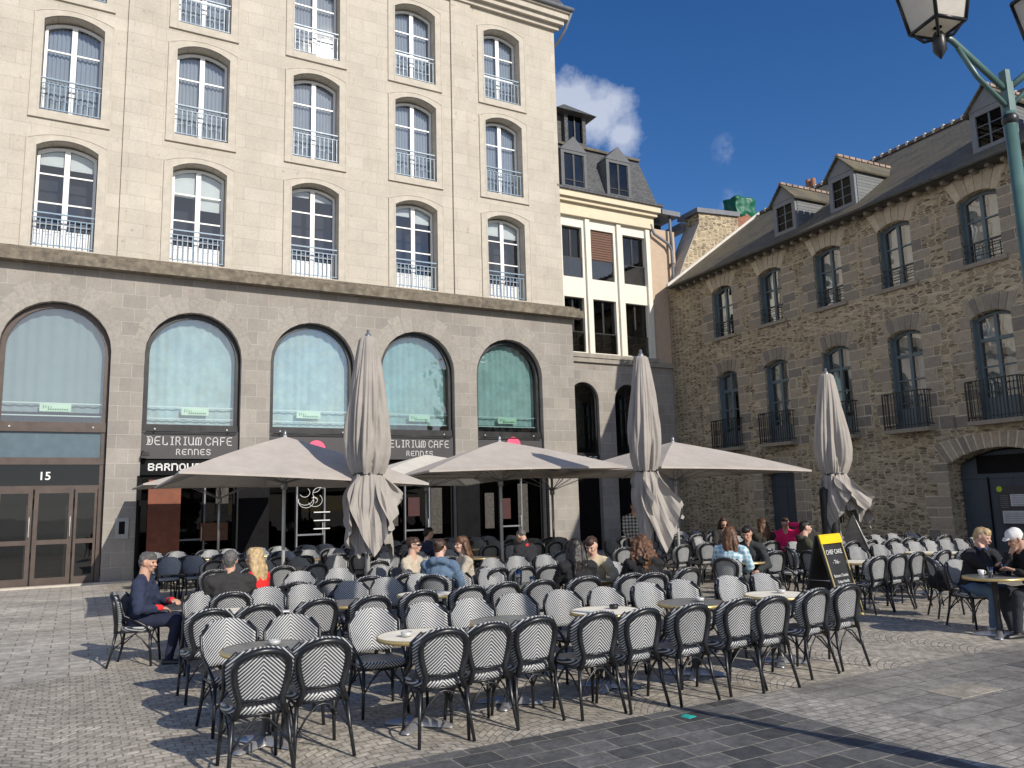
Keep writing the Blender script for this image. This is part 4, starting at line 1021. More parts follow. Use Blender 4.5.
row([(1.4,20.3),(1.9,20.6),(2.9,21.6),(3.4,21.9)], AW_, 'row by the cafe door', 'back turned', 'chairs by the cafe door')
chair(4.48, 14.55, -20, 'single dark chair seen from behind, in front of the seated plaid shirt group', 'single chairs')
chair(5.35, 14.3, 60, 'chair turned sideways just left of the chalkboard', 'single chairs')
chair(4.95, 14.95, 110, 'chair turned sideways behind the single dark chair', 'single chairs')
chair(5.9, 16.6, 151, 'chair facing the viewer behind the chalkboard', 'single chairs')

# ------------------------------------------------------------------ tables
def make_table(mat, r=.36):
    root = thing('bistro_table', 'x', 'table')
    m = MB(); m.lathe([(0, .742), (r - .012, .742), (r - .01, .738)], 40, smooth=False); m.build('tabletop', mat, root)
    m = MB(); m.lathe([(r - .012, .744), (r, .743), (r + .002, .715), (r - .006, .708), (0, .708)], 40); m.build('rim', BRASS, root)
    m = MB(); m.lathe([(0, .708), (.1, .705), (.1, .69), (.035, .68), (.032, .10), (.055, .07), (.06, .04)], 16); m.build('column', M_TC, root)
    m = MB()
    for k in range(4):
        a = PI / 4 + PI / 2 * k; c, s_ = math.cos(a), math.sin(a); pts = []
        prof = [(0, .045, .085), (.12, .05, .065), (.22, .045, .045), (.28, .05, .03), (.31, .03, .022)]
        vs = []
        for (d_, hw, z) in prof: vs += [(c*d_ - s_*hw, s_*d_ + c*hw, .008), (c*d_ - s_*hw*.6, s_*d_ + c*hw*.6, z), (c*d_ + s_*hw*.6, s_*d_ - c*hw*.6, z), (c*d_ + s_*hw, s_*d_ - c*hw, .008)]
        fs = [(i*4+j, i*4+j+1, i*4+j+5, i*4+j+4) for i in range(4) for j in range(3)] + [(16, 17, 18, 19)]
        m.add(vs, fs, 0, True)
    m.build('base', M_TB, root)
    return root
M_TC = M_plain('dark_table_column', (.03, .03, .032), .4, .3); M_TB = M_plain('cast_aluminium_base', (.42, .42, .43), .35, .7, var=.2)
tabC = make_table(MARBLE); tabG = make_table(GREYTOP); used = {0: False, 1: False}
def table(x, y, grey, label, rz=.5, group='round bistro tables'):
    src = tabG if grey else tabC
    t = copy_tree(src) if used[grey] else src
    used[grey] = True; t.location = (x, y, .006); t.rotation_euler = (0, 0, rz); t['label'] = label; t['group'] = group; return t
for args in [(-2.03, 6.62, 1, 'grey round table with brass rim and glass ashtray between the leftmost front chairs', .3),
             (-.86, 7.05, 0, 'cream round table with brass rim, nearest cream table left of centre', .5),
             (-.10, 7.72, 1, 'grey round table hidden behind the fourth and fifth front chairs', .6),
             (.88, 8.25, 0, 'cream round table behind the sixth and seventh front chairs', .4),
             (1.85, 8.70, 1, 'dark round table with yellow rim and steel ashtray behind the eighth front chair', .5),
             (2.92, 9.20, 0, 'cream round table behind the tenth front chair, left of the chalkboard', .45),
             (-3.11, 8.97, 0, 'cream round table between second and third left rows, behind the leftmost chairs', .4),
             (-1.98, 9.50, 1, 'grey round table with yellow rim below the furled left parasol', .4),
             (-1.15, 10.2, 0, 'cream round table in the middle of the terrace before the denim jacket', .4),
             (.12, 10.95, 1, 'grey round table with water glass behind the third row', .4),
             (-4.02, 10.75, 1, 'round table with white cup before the man in navy', .4),
             (6.12, 10.45, 1, 'round table with pale rim before the couple on the right', .2),
             (5.55, 13.25, 0, 'pale wooden table right behind the chalkboard', .2),
             (7.5, 14.85, 0, 'pale table among the right hand chairs, left of the two', .2),
             (8.0, 14.55, 0, 'pale table among the right hand chairs, right of the two', .2),
             (1.15, 11.6, 1, 'dark table between the long haired women', .2),
             (-1.15, 12.45, 1, 'dark table between the three women in the middle', .2),
             (3.9, 13.9, 1, 'dark table of the plaid shirt group', .2),
             (5.0, 17.2, 1, 'dark table before the pink jacket', .2)]:
    table(*args)
for k, (u, w) in enumerate([(4.6, 6.65), (6.0, 6.65), (7.3, 6.65), (8.6, 6.65), (10.0, 6.65), (4.3, 4.3), (5.6, 4.3), (7.0, 4.3), (8.3, 4.3), (9.6, 4.3), (11, 4.3), (5.2, 9.3), (7.8, 9.3), (9.0, 9.3)]):
    p = A2W(u, w); table(p.x, p.y, k % 2, 'round table standing in the shade under the open parasols' if w < 8 else 'round table between the seventh and eighth rows', .3, 'round tables in the shade' if w < 8 else 'round tables between the far rows')
GLS = M_glass('drinking_glass', (.8, .85, .85), .9, .15)
def ashtray(x, y, label, mat):
    m = MB(); m.lathe([(0, .005), (.045, .005), (.05, .04), (.042, .04), (.038, .012), (0, .012)], 18)
    t = m.build('ashtray', mat, None, (x, y, .75)); tag(t, label, 'ashtray', 'ashtrays')
ashtray(-2.0, 6.72, 'steel ashtray on the leftmost grey table', ALU); ashtray(1.95, 8.75, 'steel ashtray on the dark yellow rimmed table', ALU)
def cup(x, y, label):
    m = MB(); m.lathe([(0, 0), (.028, 0), (.038, .07), (.034, .07), (.026, .01)], 16); m.tube([(.036, 0, .055), (.06, 0, .05), (.058, 0, .025), (.032, 0, .02)], .005, 6)
    tag(m.build('cup', WHITE, None, (x, y, .75)), label, 'cup', 'cups')
cup(-4.0, 10.62, 'white cup on the table of the man in navy'); cup(-3.93, 10.75, 'white cup behind the other cup on the same table')
def tumbler(x, y, label, r=.035, h=.13):
    m = MB(); m.lathe([(0, 0), (r * .8, 0), (r, h), (r - .003, h), (r * .75, .01), (0, .01)], 18); tag(m.build('glass', GLS, None, (x, y, .75)), label, 'glass', 'glasses')
tumbler(.02, 10.95, 'tall water glass on the grey table behind the third row', .05, .2); tumbler(.2, 10.8, 'small glass beside the tall water glass', .04, .12)
tumbler(6.0, 10.3, 'glass on the table of the couple on the right')
for k, (tx, ty, what) in enumerate([(-.95, 6.95, 'nearest cream table left of centre'), (.98, 8.35, 'cream table behind the sixth front chair'), (3.0, 9.28, 'cream table left of the chalkboard'), (-1.25, 10.15, 'cream table before the denim jacket')]):
    ashtray(tx, ty, 'small ashtray on the ' + what, [ALU, BLACK][k % 2])
tumbler(-1.05, 12.5, 'glass in front of the woman in sunglasses', .032, .12); tumbler(-1.25, 12.35, 'glass nearest the denim jacket', .032, .11)
cup(1.1, 11.5, 'white cup between the long haired women'); cup(3.85, 13.95, 'white cup by the plaid shirt'); tumbler(6.3, 10.5, 'tall glass by the person in the white cap', .035, .15); cup(6.05, 10.6, 'white cup before the blond man')
m = MB(); m.box(-.1, .1, -.07, .07, 0, .004); m.box(-.1, .1, -.002, .002, .004, .008); tag(m.build('menu_card', SIGNW, None, (.75, 8.15, .746), .5), 'pale menu card lying on the cream table behind the sixth front chair', 'menu')
m = MB(); m.box(-.08, .08, -.05, .05, 0, .012); tag(m.build('napkin', WHITE, None, (-2.55, 8.8, .75), .3), 'white napkin on the left cream table', 'napkin')
def jacket(x, y, z, label, mat, s=(.2, .17, .13)):
    m = MB(); rr = random.Random(int(x * 10))
    for k in range(6): m.capsule((x + rr.uniform(-s[0], s[0]) * .6, y + rr.uniform(-s[1], s[1]) * .6, z), (x + rr.uniform(-s[0], s[0]) * .6, y + rr.uniform(-s[1], s[1]) * .6, z + s[2]), .11, .08)
    o = remesh(m, 'jacket', mat, .03, None, 2, (.05, .12)); tag(o, label, 'jacket')
jacket(-2.68, 11.25, .66, 'navy jacket hanging over a chair in the middle rows', M_cloth('navy_jacket', (.02, .025, .05)), (.2, .12, .12))
jacket(6.45, 12.05, .52, 'black jacket heaped on the chair right of the chalkboard', M_cloth('black_jacket', (.008, .008, .01)), (.35, .2, .12))

# ------------------------------------------------------------------ parasols
def open_parasol(x, y, label, rz, s, zc, zp, mat, full=True):
    """zc: hem heights of the four corners (near-left, near-right, far-right, far-left)"""
    root = thing('open_parasol', label, 'parasol', (x, y, 0), rz, 'open square parasols')
    cs = [(-s, -s, zc[0]), (s, -s, zc[1]), (s, s, zc[2]), (-s, s, zc[3])]
    m = MB(); N = 12; top = Vector((0, 0, zp))
    for k in range(4):
        a = Vector(cs[k]); b = Vector(cs[(k + 1) % 4]); vs = []
        for i in range(N + 1):
            f = i / N
            for j in range(N + 1):
                g = j / N; e = a.lerp(b, g); p = top.lerp(e, f)
                p.z -= .05 * math.sin(PI * f) * (1 - abs(2 * g - 1) ** 2) - .03 * math.sin(PI * f)
                p.z += .02 * math.sin(PI * g) * f * f; q = p.copy(); sag = -.03 * math.sin(PI * g) * f; q.x *= 1 + sag; q.y *= 1 + sag; vs.append(q)
        fs = [(i*(N+1)+j, (i+1)*(N+1)+j, (i+1)*(N+1)+j+1, i*(N+1)+j+1) for i in range(N) for j in range(N)]
        m.add(vs, fs, 0, True)
        # short hem
        e0 = N * (N + 1); vs2 = []
        for j in range(N + 1): q = Vector(vs[e0 + j]); vs2 += [q, q - Vector((0, 0, .035))]
        m.add(vs2, [(2*j, 2*j+1, 2*j+3, 2*j+2) for j in range(N)], 0, False)
    m.build('canopy', mat, root)
    m = MB(); m.tube([(0, 0, .0), (0, 0, zp + .02)], .032, 12); m.build('pole', ALU if full else GREYST, root)
    m = MB(); m.lathe([(.03, zp + .0), (.035, zp + .05), (.02, zp + .11), (.0, zp + .12)], 10); m.build('finial', GREYST, root)
    m = MB(); zh = zp - .85; m.lathe([(.03, zh - .12), (.06, zh - .1), (.06, zh + .02), (.03, zh + .04)], 14); m.build('hub', GREYST, root)
    for k in range(8):
        if k % 2 == 0: c = Vector(cs[k // 2]); 
        else: c = (Vector(cs[k // 2]) + Vector(cs[(k // 2 + 1) % 4])) / 2; c.x *= .97; c.y *= .97
        m = MB(); p0 = Vector((0, 0, zp - .06)); p1 = c - Vector((0, 0, .035)); m.tube([p0, p0.lerp(p1, .5) - Vector((0, 0, .045)), p1], .011, 6)
        r = m.build('rib', GREYST, root)
        m = MB(); q = p0.lerp(p1, .52) - Vector((0, 0, .05)); m.tube([(0, 0, zh), q], .01, 6); m.build('strut', GREYST, r)
    m = MB(); m.lathe([(0, .02), (.33, .02), (.33, .06), (.06, .085), (.045, .38), (.0, .38)], 20); m.build('base', ZINC, root)
    return root
pos = lambda px, Y: (px, Y)
open_parasol(-4.19, 14.5, 'left open taupe parasol in front of the cafe sign', RA, 2.0, (2.44, 2.22, 2.3, 2.33), 3.16, UMB)
open_parasol(-.30, 17.0, 'middle open taupe parasol standing before the fifth arch', RA - R(10), 2.0, (2.47, 2.5, 2.45, 2.45), 3.16, UMB)
open_parasol(3.52, 17.5, 'right open taupe parasol in front of the stone building', RA, 2.0, (2.44, 2.36, 2.36, 2.4), 3.08, UMB)
open_parasol(-2.25, 20.3, 'ivory open parasol close to the cafe front behind the others', RA, 2.1, (2.5, 2.48, 2.4, 2.4), 3.12, UMBW, False)
pE = A2W(4.85, 2.5)
open_parasol(pE.x, pE.y, 'open parasol in the shade nearest the cafe door, behind the left parasol', RA, 1.95, (2.5, 2.5, 2.5, 2.5), 3.0, UMB, False)
pF = A2W(12.4, 6.7)
open_parasol(pF.x, pF.y, 'open parasol in deep shade behind the middle parasol', RA, 2.05, (2.56, 2.56, 2.56, 2.56), 2.98, UMB, False)

def furled_parasol(x, y, label, zt, ztie, zb, wmax, seed, cover=False, hook=1.0, wind=(0.3, -.1)):
    root = thing('furled_parasol', label, 'parasol', (x, y, 0), 0, 'furled parasols')
    rnd = random.Random(seed); NF = 160; m = MB()
    def fold(a, f, k, ph): return abs(math.cos((k * a + ph + 1.3 * math.sin(2 * a + f * 2.6 + ph)) / 2))
    def section(z0, z1, rf, amp, nz, hemf=None, shift=None, k1=9):
        vs = []
        for i in range(nz + 1):
            f = i / nz
            for j in range(NF):
                a = 2 * PI * j / NF; r = rf(f); am = amp(f)
                w = fold(a, f, k1, seed) * .5 + fold(a + .5 * math.sin(a + seed), f * 1.7, k1 * 2 - 3, seed * 2.1) * .25 + fold(a, -f * 2.5, 4, seed * .7) * .25
                w = min(1, w); w = .55 * w + .45 * abs(math.sin(2.5 * a + seed + 1.6 * f + .8 * math.sin(3 * a + f * 4)) ) ** .7 + .05 * math.sin(31 * a + 9 * f)
                rr = r * (1 - am + am * w * 1.25)
                z = z0 + (z1 - z0) * f
                if hemf: z = z0 + (z1 - z0) * f * hemf(a)
                dx, dy = shift(f, a) if shift else (0, 0)
                vs.append((rr * math.cos(a) + dx, rr * math.sin(a) + dy, z))
        fs = [(i*NF+j, i*NF+(j+1) % NF, (i+1)*NF+(j+1) % NF, (i+1)*NF+j) for i in range(nz) for j in range(NF)]
        m.add(vs, fs, 0, True)
    wr = wmax / 2
    def up(f):                        # from top to tie
        pts = [(0, .10), (.02, .15), (.12, .19), (.35, .27), (.6, .335), (.76, .365), (.87, .35), (.95, .30), (1, .245)]
        for (a, b), (c, d) in zip(pts, pts[1:]):
            if f <= c: t = (f - a) / (c - a); t = t * t * (3 - 2 * t) if False else t; return (b + (d - b) * t) * wr / .365
        return .2 * wr / .365
    section(zt, ztie, up, lambda f: .14 + .36 * min(1, f * 1.5), 70)
    def dn(f): return (.235 + .085 * min(1, f * 2.6) - .02 * f) * wr / .365
    def hem(a): return .74 + .12 * math.cos(a + seed) + .20 * math.asin(math.sin(a * 3 + seed * 1.3)) / 1.57 + .07 * math.asin(math.sin(a * 8 + seed)) / 1.57
    def sh(f, a): return (wind[0] * f * f * (.6 + .4 * math.cos(a - .2)) + .045 * math.sin(f * 9 + a * 2 + seed) * f, wind[1] * f * f + .04 * math.sin(f * 7 + a * 3) * f)
    section(ztie, zb + .12 * (ztie - zb), dn, lambda f: .30 + .20 * f, 44, hem, sh, 7)
    for q in range(5):                                       # loose corners of cloth hanging below the strap
        a0 = q * 1.257 + seed; ln = (ztie - zb) * rnd.uniform(.55, .98); sk = rnd.uniform(-.5, .5); vs = []; NS, NF2 = 14, 16
        for i_ in range(NF2 + 1):
            f = i_ / NF2
            for j_ in range(NS + 1):
                q_ = -1 + 2 * j_ / NS; tri = abs(((q_ * 1.6 + f * .5 + seed) % 1) * 2 - 1)
                wd = (.10 + .20 * math.sin(min(1, f * 1.3) * PI * .62)) * wr / .365
                rr_ = (.20 + .13 * f + .075 * tri * (.3 + f)) * wr / .365
                lat = q_ * wd; zz = ztie - .01 - f * ln * (1 - .42 * abs(q_ - sk) ** 1.2)
                dx, dy = wind[0] * f * f * .8, wind[1] * f * f
                vs.append((rr_ * math.cos(a0) - lat * math.sin(a0) + dx, rr_ * math.sin(a0) + lat * math.cos(a0) + dy, zz))
        m.add(vs, [(i_*(NS+1)+j_, (i_+1)*(NS+1)+j_, (i_+1)*(NS+1)+j_+1, i_*(NS+1)+j_+1) for i_ in range(NF2) for j_ in range(NS)], 0, False)
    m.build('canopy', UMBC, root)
    m = MB(); m.lathe([(.222 * wr / .365, ztie - .03), (.236 * wr / .365, ztie), (.222 * wr / .365, ztie + .03)], 24); m.build('strap', BLACK, root)
    m = MB(); m.tube([(0, 0, 0), (0, 0, zt + .02)], .04, 12); m.build('pole', ALU, root)
    m = MB(); m.lathe([(.05, zt - .03), (.05, zt + .05), (.025, zt + .06), (.025, zt + .12), (0, zt + .13)], 12); m.build('finial', GREYST, root)
    for k in range(6):
        a = k * PI / 3 + seed; m = MB(); m.tube([(.06 * math.cos(a), .06 * math.sin(a), ztie), (.10 * math.cos(a), .10 * math.sin(a), zb + .25)], .012, 5); m.build('rib', BLACK, root)
    if cover:
        m = MB()
        for (dx, dy, h) in [(-.26, .0, 1.1), (-.12, -.05, .9)]: m.capsule((dx, dy, .3), (dx + .02, dy, ztie - .35), .09, .11)
        m.prism([(.05, -.04, .9), (.55, .05, .55), (.62, .05, .62), (.32, 0, 1.5)], (0, .03, 0))
        m.build('protective_cover', BAG, root)
        m = MB(); m.tube([(.30, .0, 1.45), (.66, .05, .55)], .014, 6); m.build('pull_rod', ALU, root)
    m = MB(); m.lathe([(0, .02), (.36, .02), (.36, .06), (.07, .085), (.05, .4), (.0, .4)], 20); m.build('base', ZINC, root)
    return root
furled_parasol(-2.43, 13.2, 'furled taupe parasol left of centre, the largest of the three', 4.70, 2.37, .80, .76, 1.0, wind=(.10, -.05))
furled_parasol(2.36, 14.2, 'furled taupe parasol in the middle with a wind-blown skirt', 4.42, 2.34, .85, .62, 2.3, wind=(.30, -.1))
furled_parasol(6.70, 16.7, 'furled taupe parasol on the right with a black lower cover', 4.38, 2.26, 1.0, .70, 3.7, True, wind=(.34, -.1))

# ------------------------------------------------------------------ chalkboard
cb = thing('chalkboard', 'black folding menu board with yellow header on the right of the terrace', 'chalkboard', (4.86, 12.65, 0), R(42))
m = MB(); H_ = 1.22
def leaf(sgn):
    mm = MB(); w = .33
    def P(x, z, o=0): return (x, sgn * (-.30 * (1 - z / H_)) - .0 + o * sgn * -1, z)
    mm.add([P(-w, .02), P(w, .02), P(w, H_), P(-w, H_), P(-w, .02, .025), P(w, .02, .025), P(w, H_, .025), P(-w, H_, .025)], [(0, 1, 2, 3), (4, 7, 6, 5), (0, 4, 5, 1), (1, 5, 6, 2), (2, 6, 7, 3), (3, 7, 4, 0)])
    return mm
lean = math.atan2(.30, H_)
for sgn in (1, -1):
    f = leaf(sgn).build('panel', BOARD, cb)
fr = obj('front_face', None, cb, (0, -.34, 0)); fr.rotation_euler = (-lean, 0, 0)
bpy.data.objects.remove(fr)
m = MB(); a = lean
def FP(x, s_, o=.0): # s_ distance up the board
    return (x, -.332 + s_ * math.sin(a) - o * math.cos(a), s_ * math.cos(a) + o * -math.sin(a) + .01)
def strip(mm, x0, x1, s0, s1, o=.004, th=.018):
    p = [FP(x0, s0, o), FP(x1, s0, o), FP(x1, s1, o), FP(x0, s1, o)]; q = [FP(x0, s0, o + th), FP(x1, s0, o + th), FP(x1, s1, o + th), FP(x0, s1, o + th)]
    mm.add(p + q, [(3, 2, 1, 0), (4, 5, 6, 7), (0, 1, 5, 4), (1, 2, 6, 5), (2, 3, 7, 6), (3, 0, 4, 7)])
strip(m, -.335, -.31, 0, 1.14); strip(m, .31, .335, 0, 1.14); strip(m, -.31, .31, 0, .025); m.build('timber_frame', M_plain('board_timber', (.45, .36, .16), .6), cb)
m = MB(); strip(m, -.34, .34, 1.12, 1.26, .004, .022); m.build('header', YEL, cb)
rot = (PI / 2 - a, 0, 0)
for (txt, s_, sz, dx) in [("CHEF CAKE", .95, .098, 0), ("- Thé -", .80, .085, -.02), ("Boissons Chaudes", .60, .062, 0), ("Crêpes Nutella", .51, .06, .02), ("5.5€   9€", .30, .115, 0), ("Merci", .12, .08, .05)]:
    p = FP(dx, s_, .008); text_mesh('chalk_writing', txt, sz, LET, cb, p, rot, .001)
m = MB(); m.tube([(-.335, -.17, .55), (-.335, .17, .55)], .006, 5); m.tube([(.335, -.17, .55), (.335, .17, .55)], .006, 5); m.build('stay', GREYST, cb)

# ------------------------------------------------------------------ street lamp
sl = thing('street_lamp', 'green-grey street lamp with two glass lanterns at the top right', 'street lamp', (3.52, 5.2, 0), R(15))
m = MB(); m.lathe([(0, 0), (.16, 0), (.16, .12), (.11, .2), (.095, .9), (.050, 1.05), (.040, 4.45), (.0, 4.45)], 20); m.build('post', LAMPG, sl)
m = MB(); m.box(-.02, .02, -.028, .028, 4.3, 4.76); m.box(.012, .045, -.02, .02, 4.3, 4.68); m.build('top_plate', LAMPG, sl)
m = MB(); m.lathe([(.041, 4.36), (.052, 4.38), (.052, 4.41), (.041, 4.43)], 16); m.build('clamp', BLACK, sl)
for s_ in (-1, 1):
    m = MB(); m.tube([(s_ * .02, 0, 4.63), (s_ * .42, 0, 4.94), (s_ * .53, 0, 4.97)], .024, 8, sx=.8); m.tube([(s_ * .02, 0, 4.50), (s_ * .24, 0, 4.69), (s_ * .38, 0, 4.89)], .018, 6)
    m.build('arm', LAMPG, sl)
    m = MB(); m.lathe([(0, 4.78), (.045, 4.85), (.045, 4.94), (.03, 4.98), (0, 4.98)], 10, (s_ * .53, 0))
    for k in range(4):
        a = PI / 4 + k * PI / 2; c, q = math.cos(a), math.sin(a); X = s_ * .53
        m.tube([(X, 0, 4.94), (X + c * .09, q * .09, 4.94), (X + c * .14, q * .14, 5.00), (X + c * .17, q * .17, 5.02)], .011, 6)
        m.tube([(X + c * .17, q * .17, 5.02), (X + c * .25, q * .25, 5.44)], .013, 6)
        b_ = a + PI / 2; m.tube([(X + c * .17, q * .17, 5.02), (X + math.cos(b_) * .17, math.sin(b_) * .17, 5.02)], .013, 6); m.tube([(X + c * .25, q * .25, 5.44), (X + math.cos(b_) * .25, math.sin(b_) * .25, 5.44)], .016, 6)
    m.lathe([(.29, 5.44), (.20, 5.62), (.08, 5.66), (.06, 5.74), (0, 5.76)], 4, (s_ * .53, 0), smooth=False)
    lf = m.build('lantern_frame', BLACK, sl)
    m = MB(); X = s_ * .53; vs = []
    for z, r in ((5.02, .165), (5.44, .245)):
        for k in range(4): a = PI / 4 + k * PI / 2; vs.append((X + math.cos(a) * r, math.sin(a) * r, z))
    m.add(vs, [(0, 1, 5, 4), (1, 2, 6, 5), (2, 3, 7, 6), (3, 0, 4, 7), (3, 2, 1, 0)]); m.build('pane', LAMPGL, lf)
    m = MB(); m.tube([(X, 0, 5.02), (X, 0, 5.32)], .03, 8); m.build('burner', BRASS, lf)

# ------------------------------------------------------------------ people
SKIN = M_plain('skin', (.52, .30, .21), .55, var=.08); SKIN2 = M_plain('skin_light', (.60, .37, .28), .55, var=.08)
EYE = M_plain('eye_dark', (.02, .015, .012), .3); LIP = M_plain('lips', (.35, .12, .10), .5)
HC = dict(brown=M_plain('hair_brown', (.045, .022, .012), .5, var=.4, scale=20, bump=.8, bscale=40), blond=M_plain('hair_blond', (.46, .33, .17), .5, var=.35, scale=20, bump=.8, bscale=40),
          black=M_plain('hair_black', (.012, .008, .007), .45, var=.4, scale=20, bump=.8, bscale=40), grey=M_plain('hair_grey', (.10, .095, .09), .6, var=.4, scale=25, bump=.6, bscale=60),
          auburn=M_plain('hair_auburn', (.10, .045, .02), .5, var=.5, scale=20, bump=.8, bscale=30))
_cl = {}
def cloth(c):
    k = 'cloth_%d_%d_%d' % tuple(int(q * 255) for q in c)
    if k not in _cl: _cl[k] = M_cloth(k, c, 0, .9, .15)
    return _cl[k]
def person(x, y, az, label, top, legs=(.02, .022, .03), hair='brown', style='short', lean=.06, yaw=0, pitch=0, hands=None, cap=None, extra=None, stand=False, collar=None, shades=False, topmat=None, skin=None, sitz=0, armlen=1, slim=1.0, cuff=None, seat_y=0, vox=.011):
    """hands: two target points in local coordinates (x right, y forward, z up)"""
    sk = skin or SKIN2; hz = .53 if not stand else .92
    pel = Vector((0, seat_y - .04, hz)); chest = pel + Vector((0, lean * .6, .30)); neck = pel + Vector((0, lean, .50)); head = neck + Vector((0, .03 + abs(pitch) * .09, .150 - abs(pitch) * .04))
    if hands is None: hands = [(-.14, .36, .60 if not stand else .95), (.14, .36, .60 if not stand else .95)]
    shs = [neck + Vector((s_ * .195 * slim, -.01, -.085)) for s_ in (-1, 1)]
    arms = []
    for s_, sh, hnd in zip((-1, 1), shs, hands):
        hd = Vector(hnd); d = hd - sh; L1, L2 = .29, .26; dl = min(d.length, (L1 + L2) * .985); d.normalize(); hd = sh + d * dl
        c = (L1 * L1 + dl * dl - L2 * L2) / (2 * dl); h = math.sqrt(max(0, L1 * L1 - c * c))
        side = Vector((s_ * .7, -.35, -.75)); side = (side - d * side.dot(d)).normalized(); el = sh + d * c + side * h
        arms.append((sh, el, hd))
    yr = Matrix.Rotation(-R(yaw), 3, 'Z') @ Matrix.Rotation(-abs(pitch), 3, 'X')
    def hp(v): return head + yr @ Vector(v)
    b = MB()
    # head and neck
    b.capsule(hp((0, -.012, .028)), hp((0, .008, .0)), .083, .080, .90, 1.06, 16); b.capsule(hp((0, .02, -.02)), hp((0, .045, -.075)), .062, .038, .95, 1, 12)
    b.capsule(hp((0, .085, -.002)), hp((0, .102, -.027)), .010, .015, .8, 1, 8); b.capsule(hp((-.02, .083, -.058)), hp((.02, .083, -.058)), .010, .010)
    for s_ in (-1, 1): b.capsule(hp((s_ * .076, -.005, .012)), hp((s_ * .074, -.002, -.024)), .014, .010, 1, 1, 8); b.capsule(hp((s_ * .034, .066, -.022)), hp((s_ * .03, .066, -.026)), .022, .022, n=8); b.capsule(hp((s_ * .012, .08, .028)), hp((s_ * .042, .07, .027)), .009, .008, n=8)
    b.capsule(neck + Vector((0, -.01, -.06)), hp((0, -.025, -.05)), .066, .060)
    # torso, legs (under clothes)
    b.capsule(pel, chest, .105, .11, 1.3, .85); b.capsule(chest, neck + Vector((0, -.01, -.08)), .11, .07, 1.35, .8)
    legp = []
    for s_ in (-1, 1):
        if stand: hip = pel + Vector((s_ * .085, 0, -.02)); kn = Vector((s_ * .10, seat_y + .03, .49)); an = Vector((s_ * .11, seat_y - .03, .09))
        else:
            hip = pel + Vector((s_ * .09, .03, -.01)); kn = Vector((s_ * .12, seat_y + .42, .52)); an = Vector((s_ * .11, seat_y + .40 - .06 * s_, .09))
        toe = an + Vector((s_ * .02, .15, -.045)); legp.append((hip, kn, an, toe))
        b.capsule(hip, kn, .078, .056); b.capsule(kn, an, .054, .036); b.capsule(an + Vector((0, -.03, -.03)), toe, .036, .028)
    fdirs = []
    for s_, (sh, el, hd) in zip((-1, 1), arms):
        b.capsule(sh, el, .046, .038); b.capsule(el, hd, .037, .025)
        f = (hd - el).normalized(); f.z -= .15; f.normalize(); inn = Vector((-s_, 0, 0)); inn = (inn - f * inn.dot(f)).normalized(); dn = f.cross(inn)
        if dn.z > 0: dn = -dn
        palm = hd + f * .05; b.capsule(hd, hd + f * .075, .026, .030, 1.15, .62, 10, side=inn)
        for q, ln in zip(range(4), (.062, .072, .066, .050)):
            r0 = hd + f * .085 + inn * (.033 - .021 * q); k1 = r0 + f * ln * .5 + dn * .012; k2 = k1 + f * ln * .35 + dn * ln * .45
            b.capsule(r0, k1, .0095, .009, n=8); b.capsule(k1, k2, .009, .0075, n=8)
        t0 = hd + f * .03 + inn * .026; b.capsule(t0, t0 + f * .035 + inn * .022 + dn * .006, .0115, .010, n=8); b.capsule(t0 + f * .035 + inn * .022 + dn * .006, t0 + f * .062 + inn * .026 + dn * .018, .010, .008, n=8)
    body = remesh(b, 'person', sk, vox * .8, None, 2)
    body.scale = (1.07,) * 3; body.location = (x, y, sitz - (0 if stand else .03)); body.rotation_euler = (0, 0, -R(az)); tag(body, label, 'person')
    # face details
    for s_ in (-1, 1):
        m = MB(); m.capsule(hp((s_ * .030, .078, .006)), hp((s_ * .034, .077, .006)), .009, .009, n=8); m.build('eye', EYE, body)
    m = MB(); m.capsule(hp((-.018, .092, -.057)), hp((.018, .092, -.057)), .006, .006, n=8); m.build('mouth', LIP, body)
    if shades:
        m = MB()
        for s_ in (-1, 1): m.capsule(hp((s_ * .02, .092, .006)), hp((s_ * .045, .086, .004)), .020, .018, n=10); m.tube([hp((s_ * .06, .08, .012)), hp((s_ * .08, .0, .014))], .004, 5)
        m.tube([hp((-.02, .1, .01)), hp((.02, .1, .01))], .005, 5); m.build('sunglasses', BLACK, body)
    # top
    b = MB()
    b.capsule(pel + Vector((0, 0, -.0)), chest, .135 * slim, .138 * slim, 1.3, .95); b.capsule(chest, neck + Vector((0, -.015, -.085)), .142 * slim, .090, 1.42, .88)
    for s_, (sh, el, hd) in zip((-1, 1), arms):
        b.capsule(neck + Vector((s_ * .05, -.015, -.035)), sh + Vector((0, 0, -.01)), .058, .078 * slim); b.capsule(sh, el, .076 * slim, .062); b.capsule(el, hd - (hd - el).normalized() * .02, .060, .044)
    if extra == 'hood': b.capsule(neck + Vector((-.07, -.09, -.02)), neck + Vector((.07, -.09, -.02)), .06, .06)
    if extra == 'collar': b.capsule(neck + Vector((0, -.012, -.06)), neck + Vector((0, -.006, .02)), .075, .066)
    remesh(b, 'jacket' if extra else 'sweater', topmat or cloth(top), .016, body, 3, (.045, .075))
    if collar:
        m = MB(); m.lathe([(.074, -.055), (.078, -.02), (.068, .012), (.06, -.03)], 18); c = m.build('collar', cloth(collar), body, neck)
    if cuff:
        m = MB()
        for (sh, el, hd) in arms: t = (hd - el).normalized(); m.capsule(hd - t * .05, hd + t * .005, .043, .036)
        m.build('cuff', cloth(cuff), body)
    # trousers and shoes
    b = MB(); b.capsule(pel + Vector((0, -.01, -.03)), pel + Vector((0, 0, .02)), .12, .115, 1.35, .95)
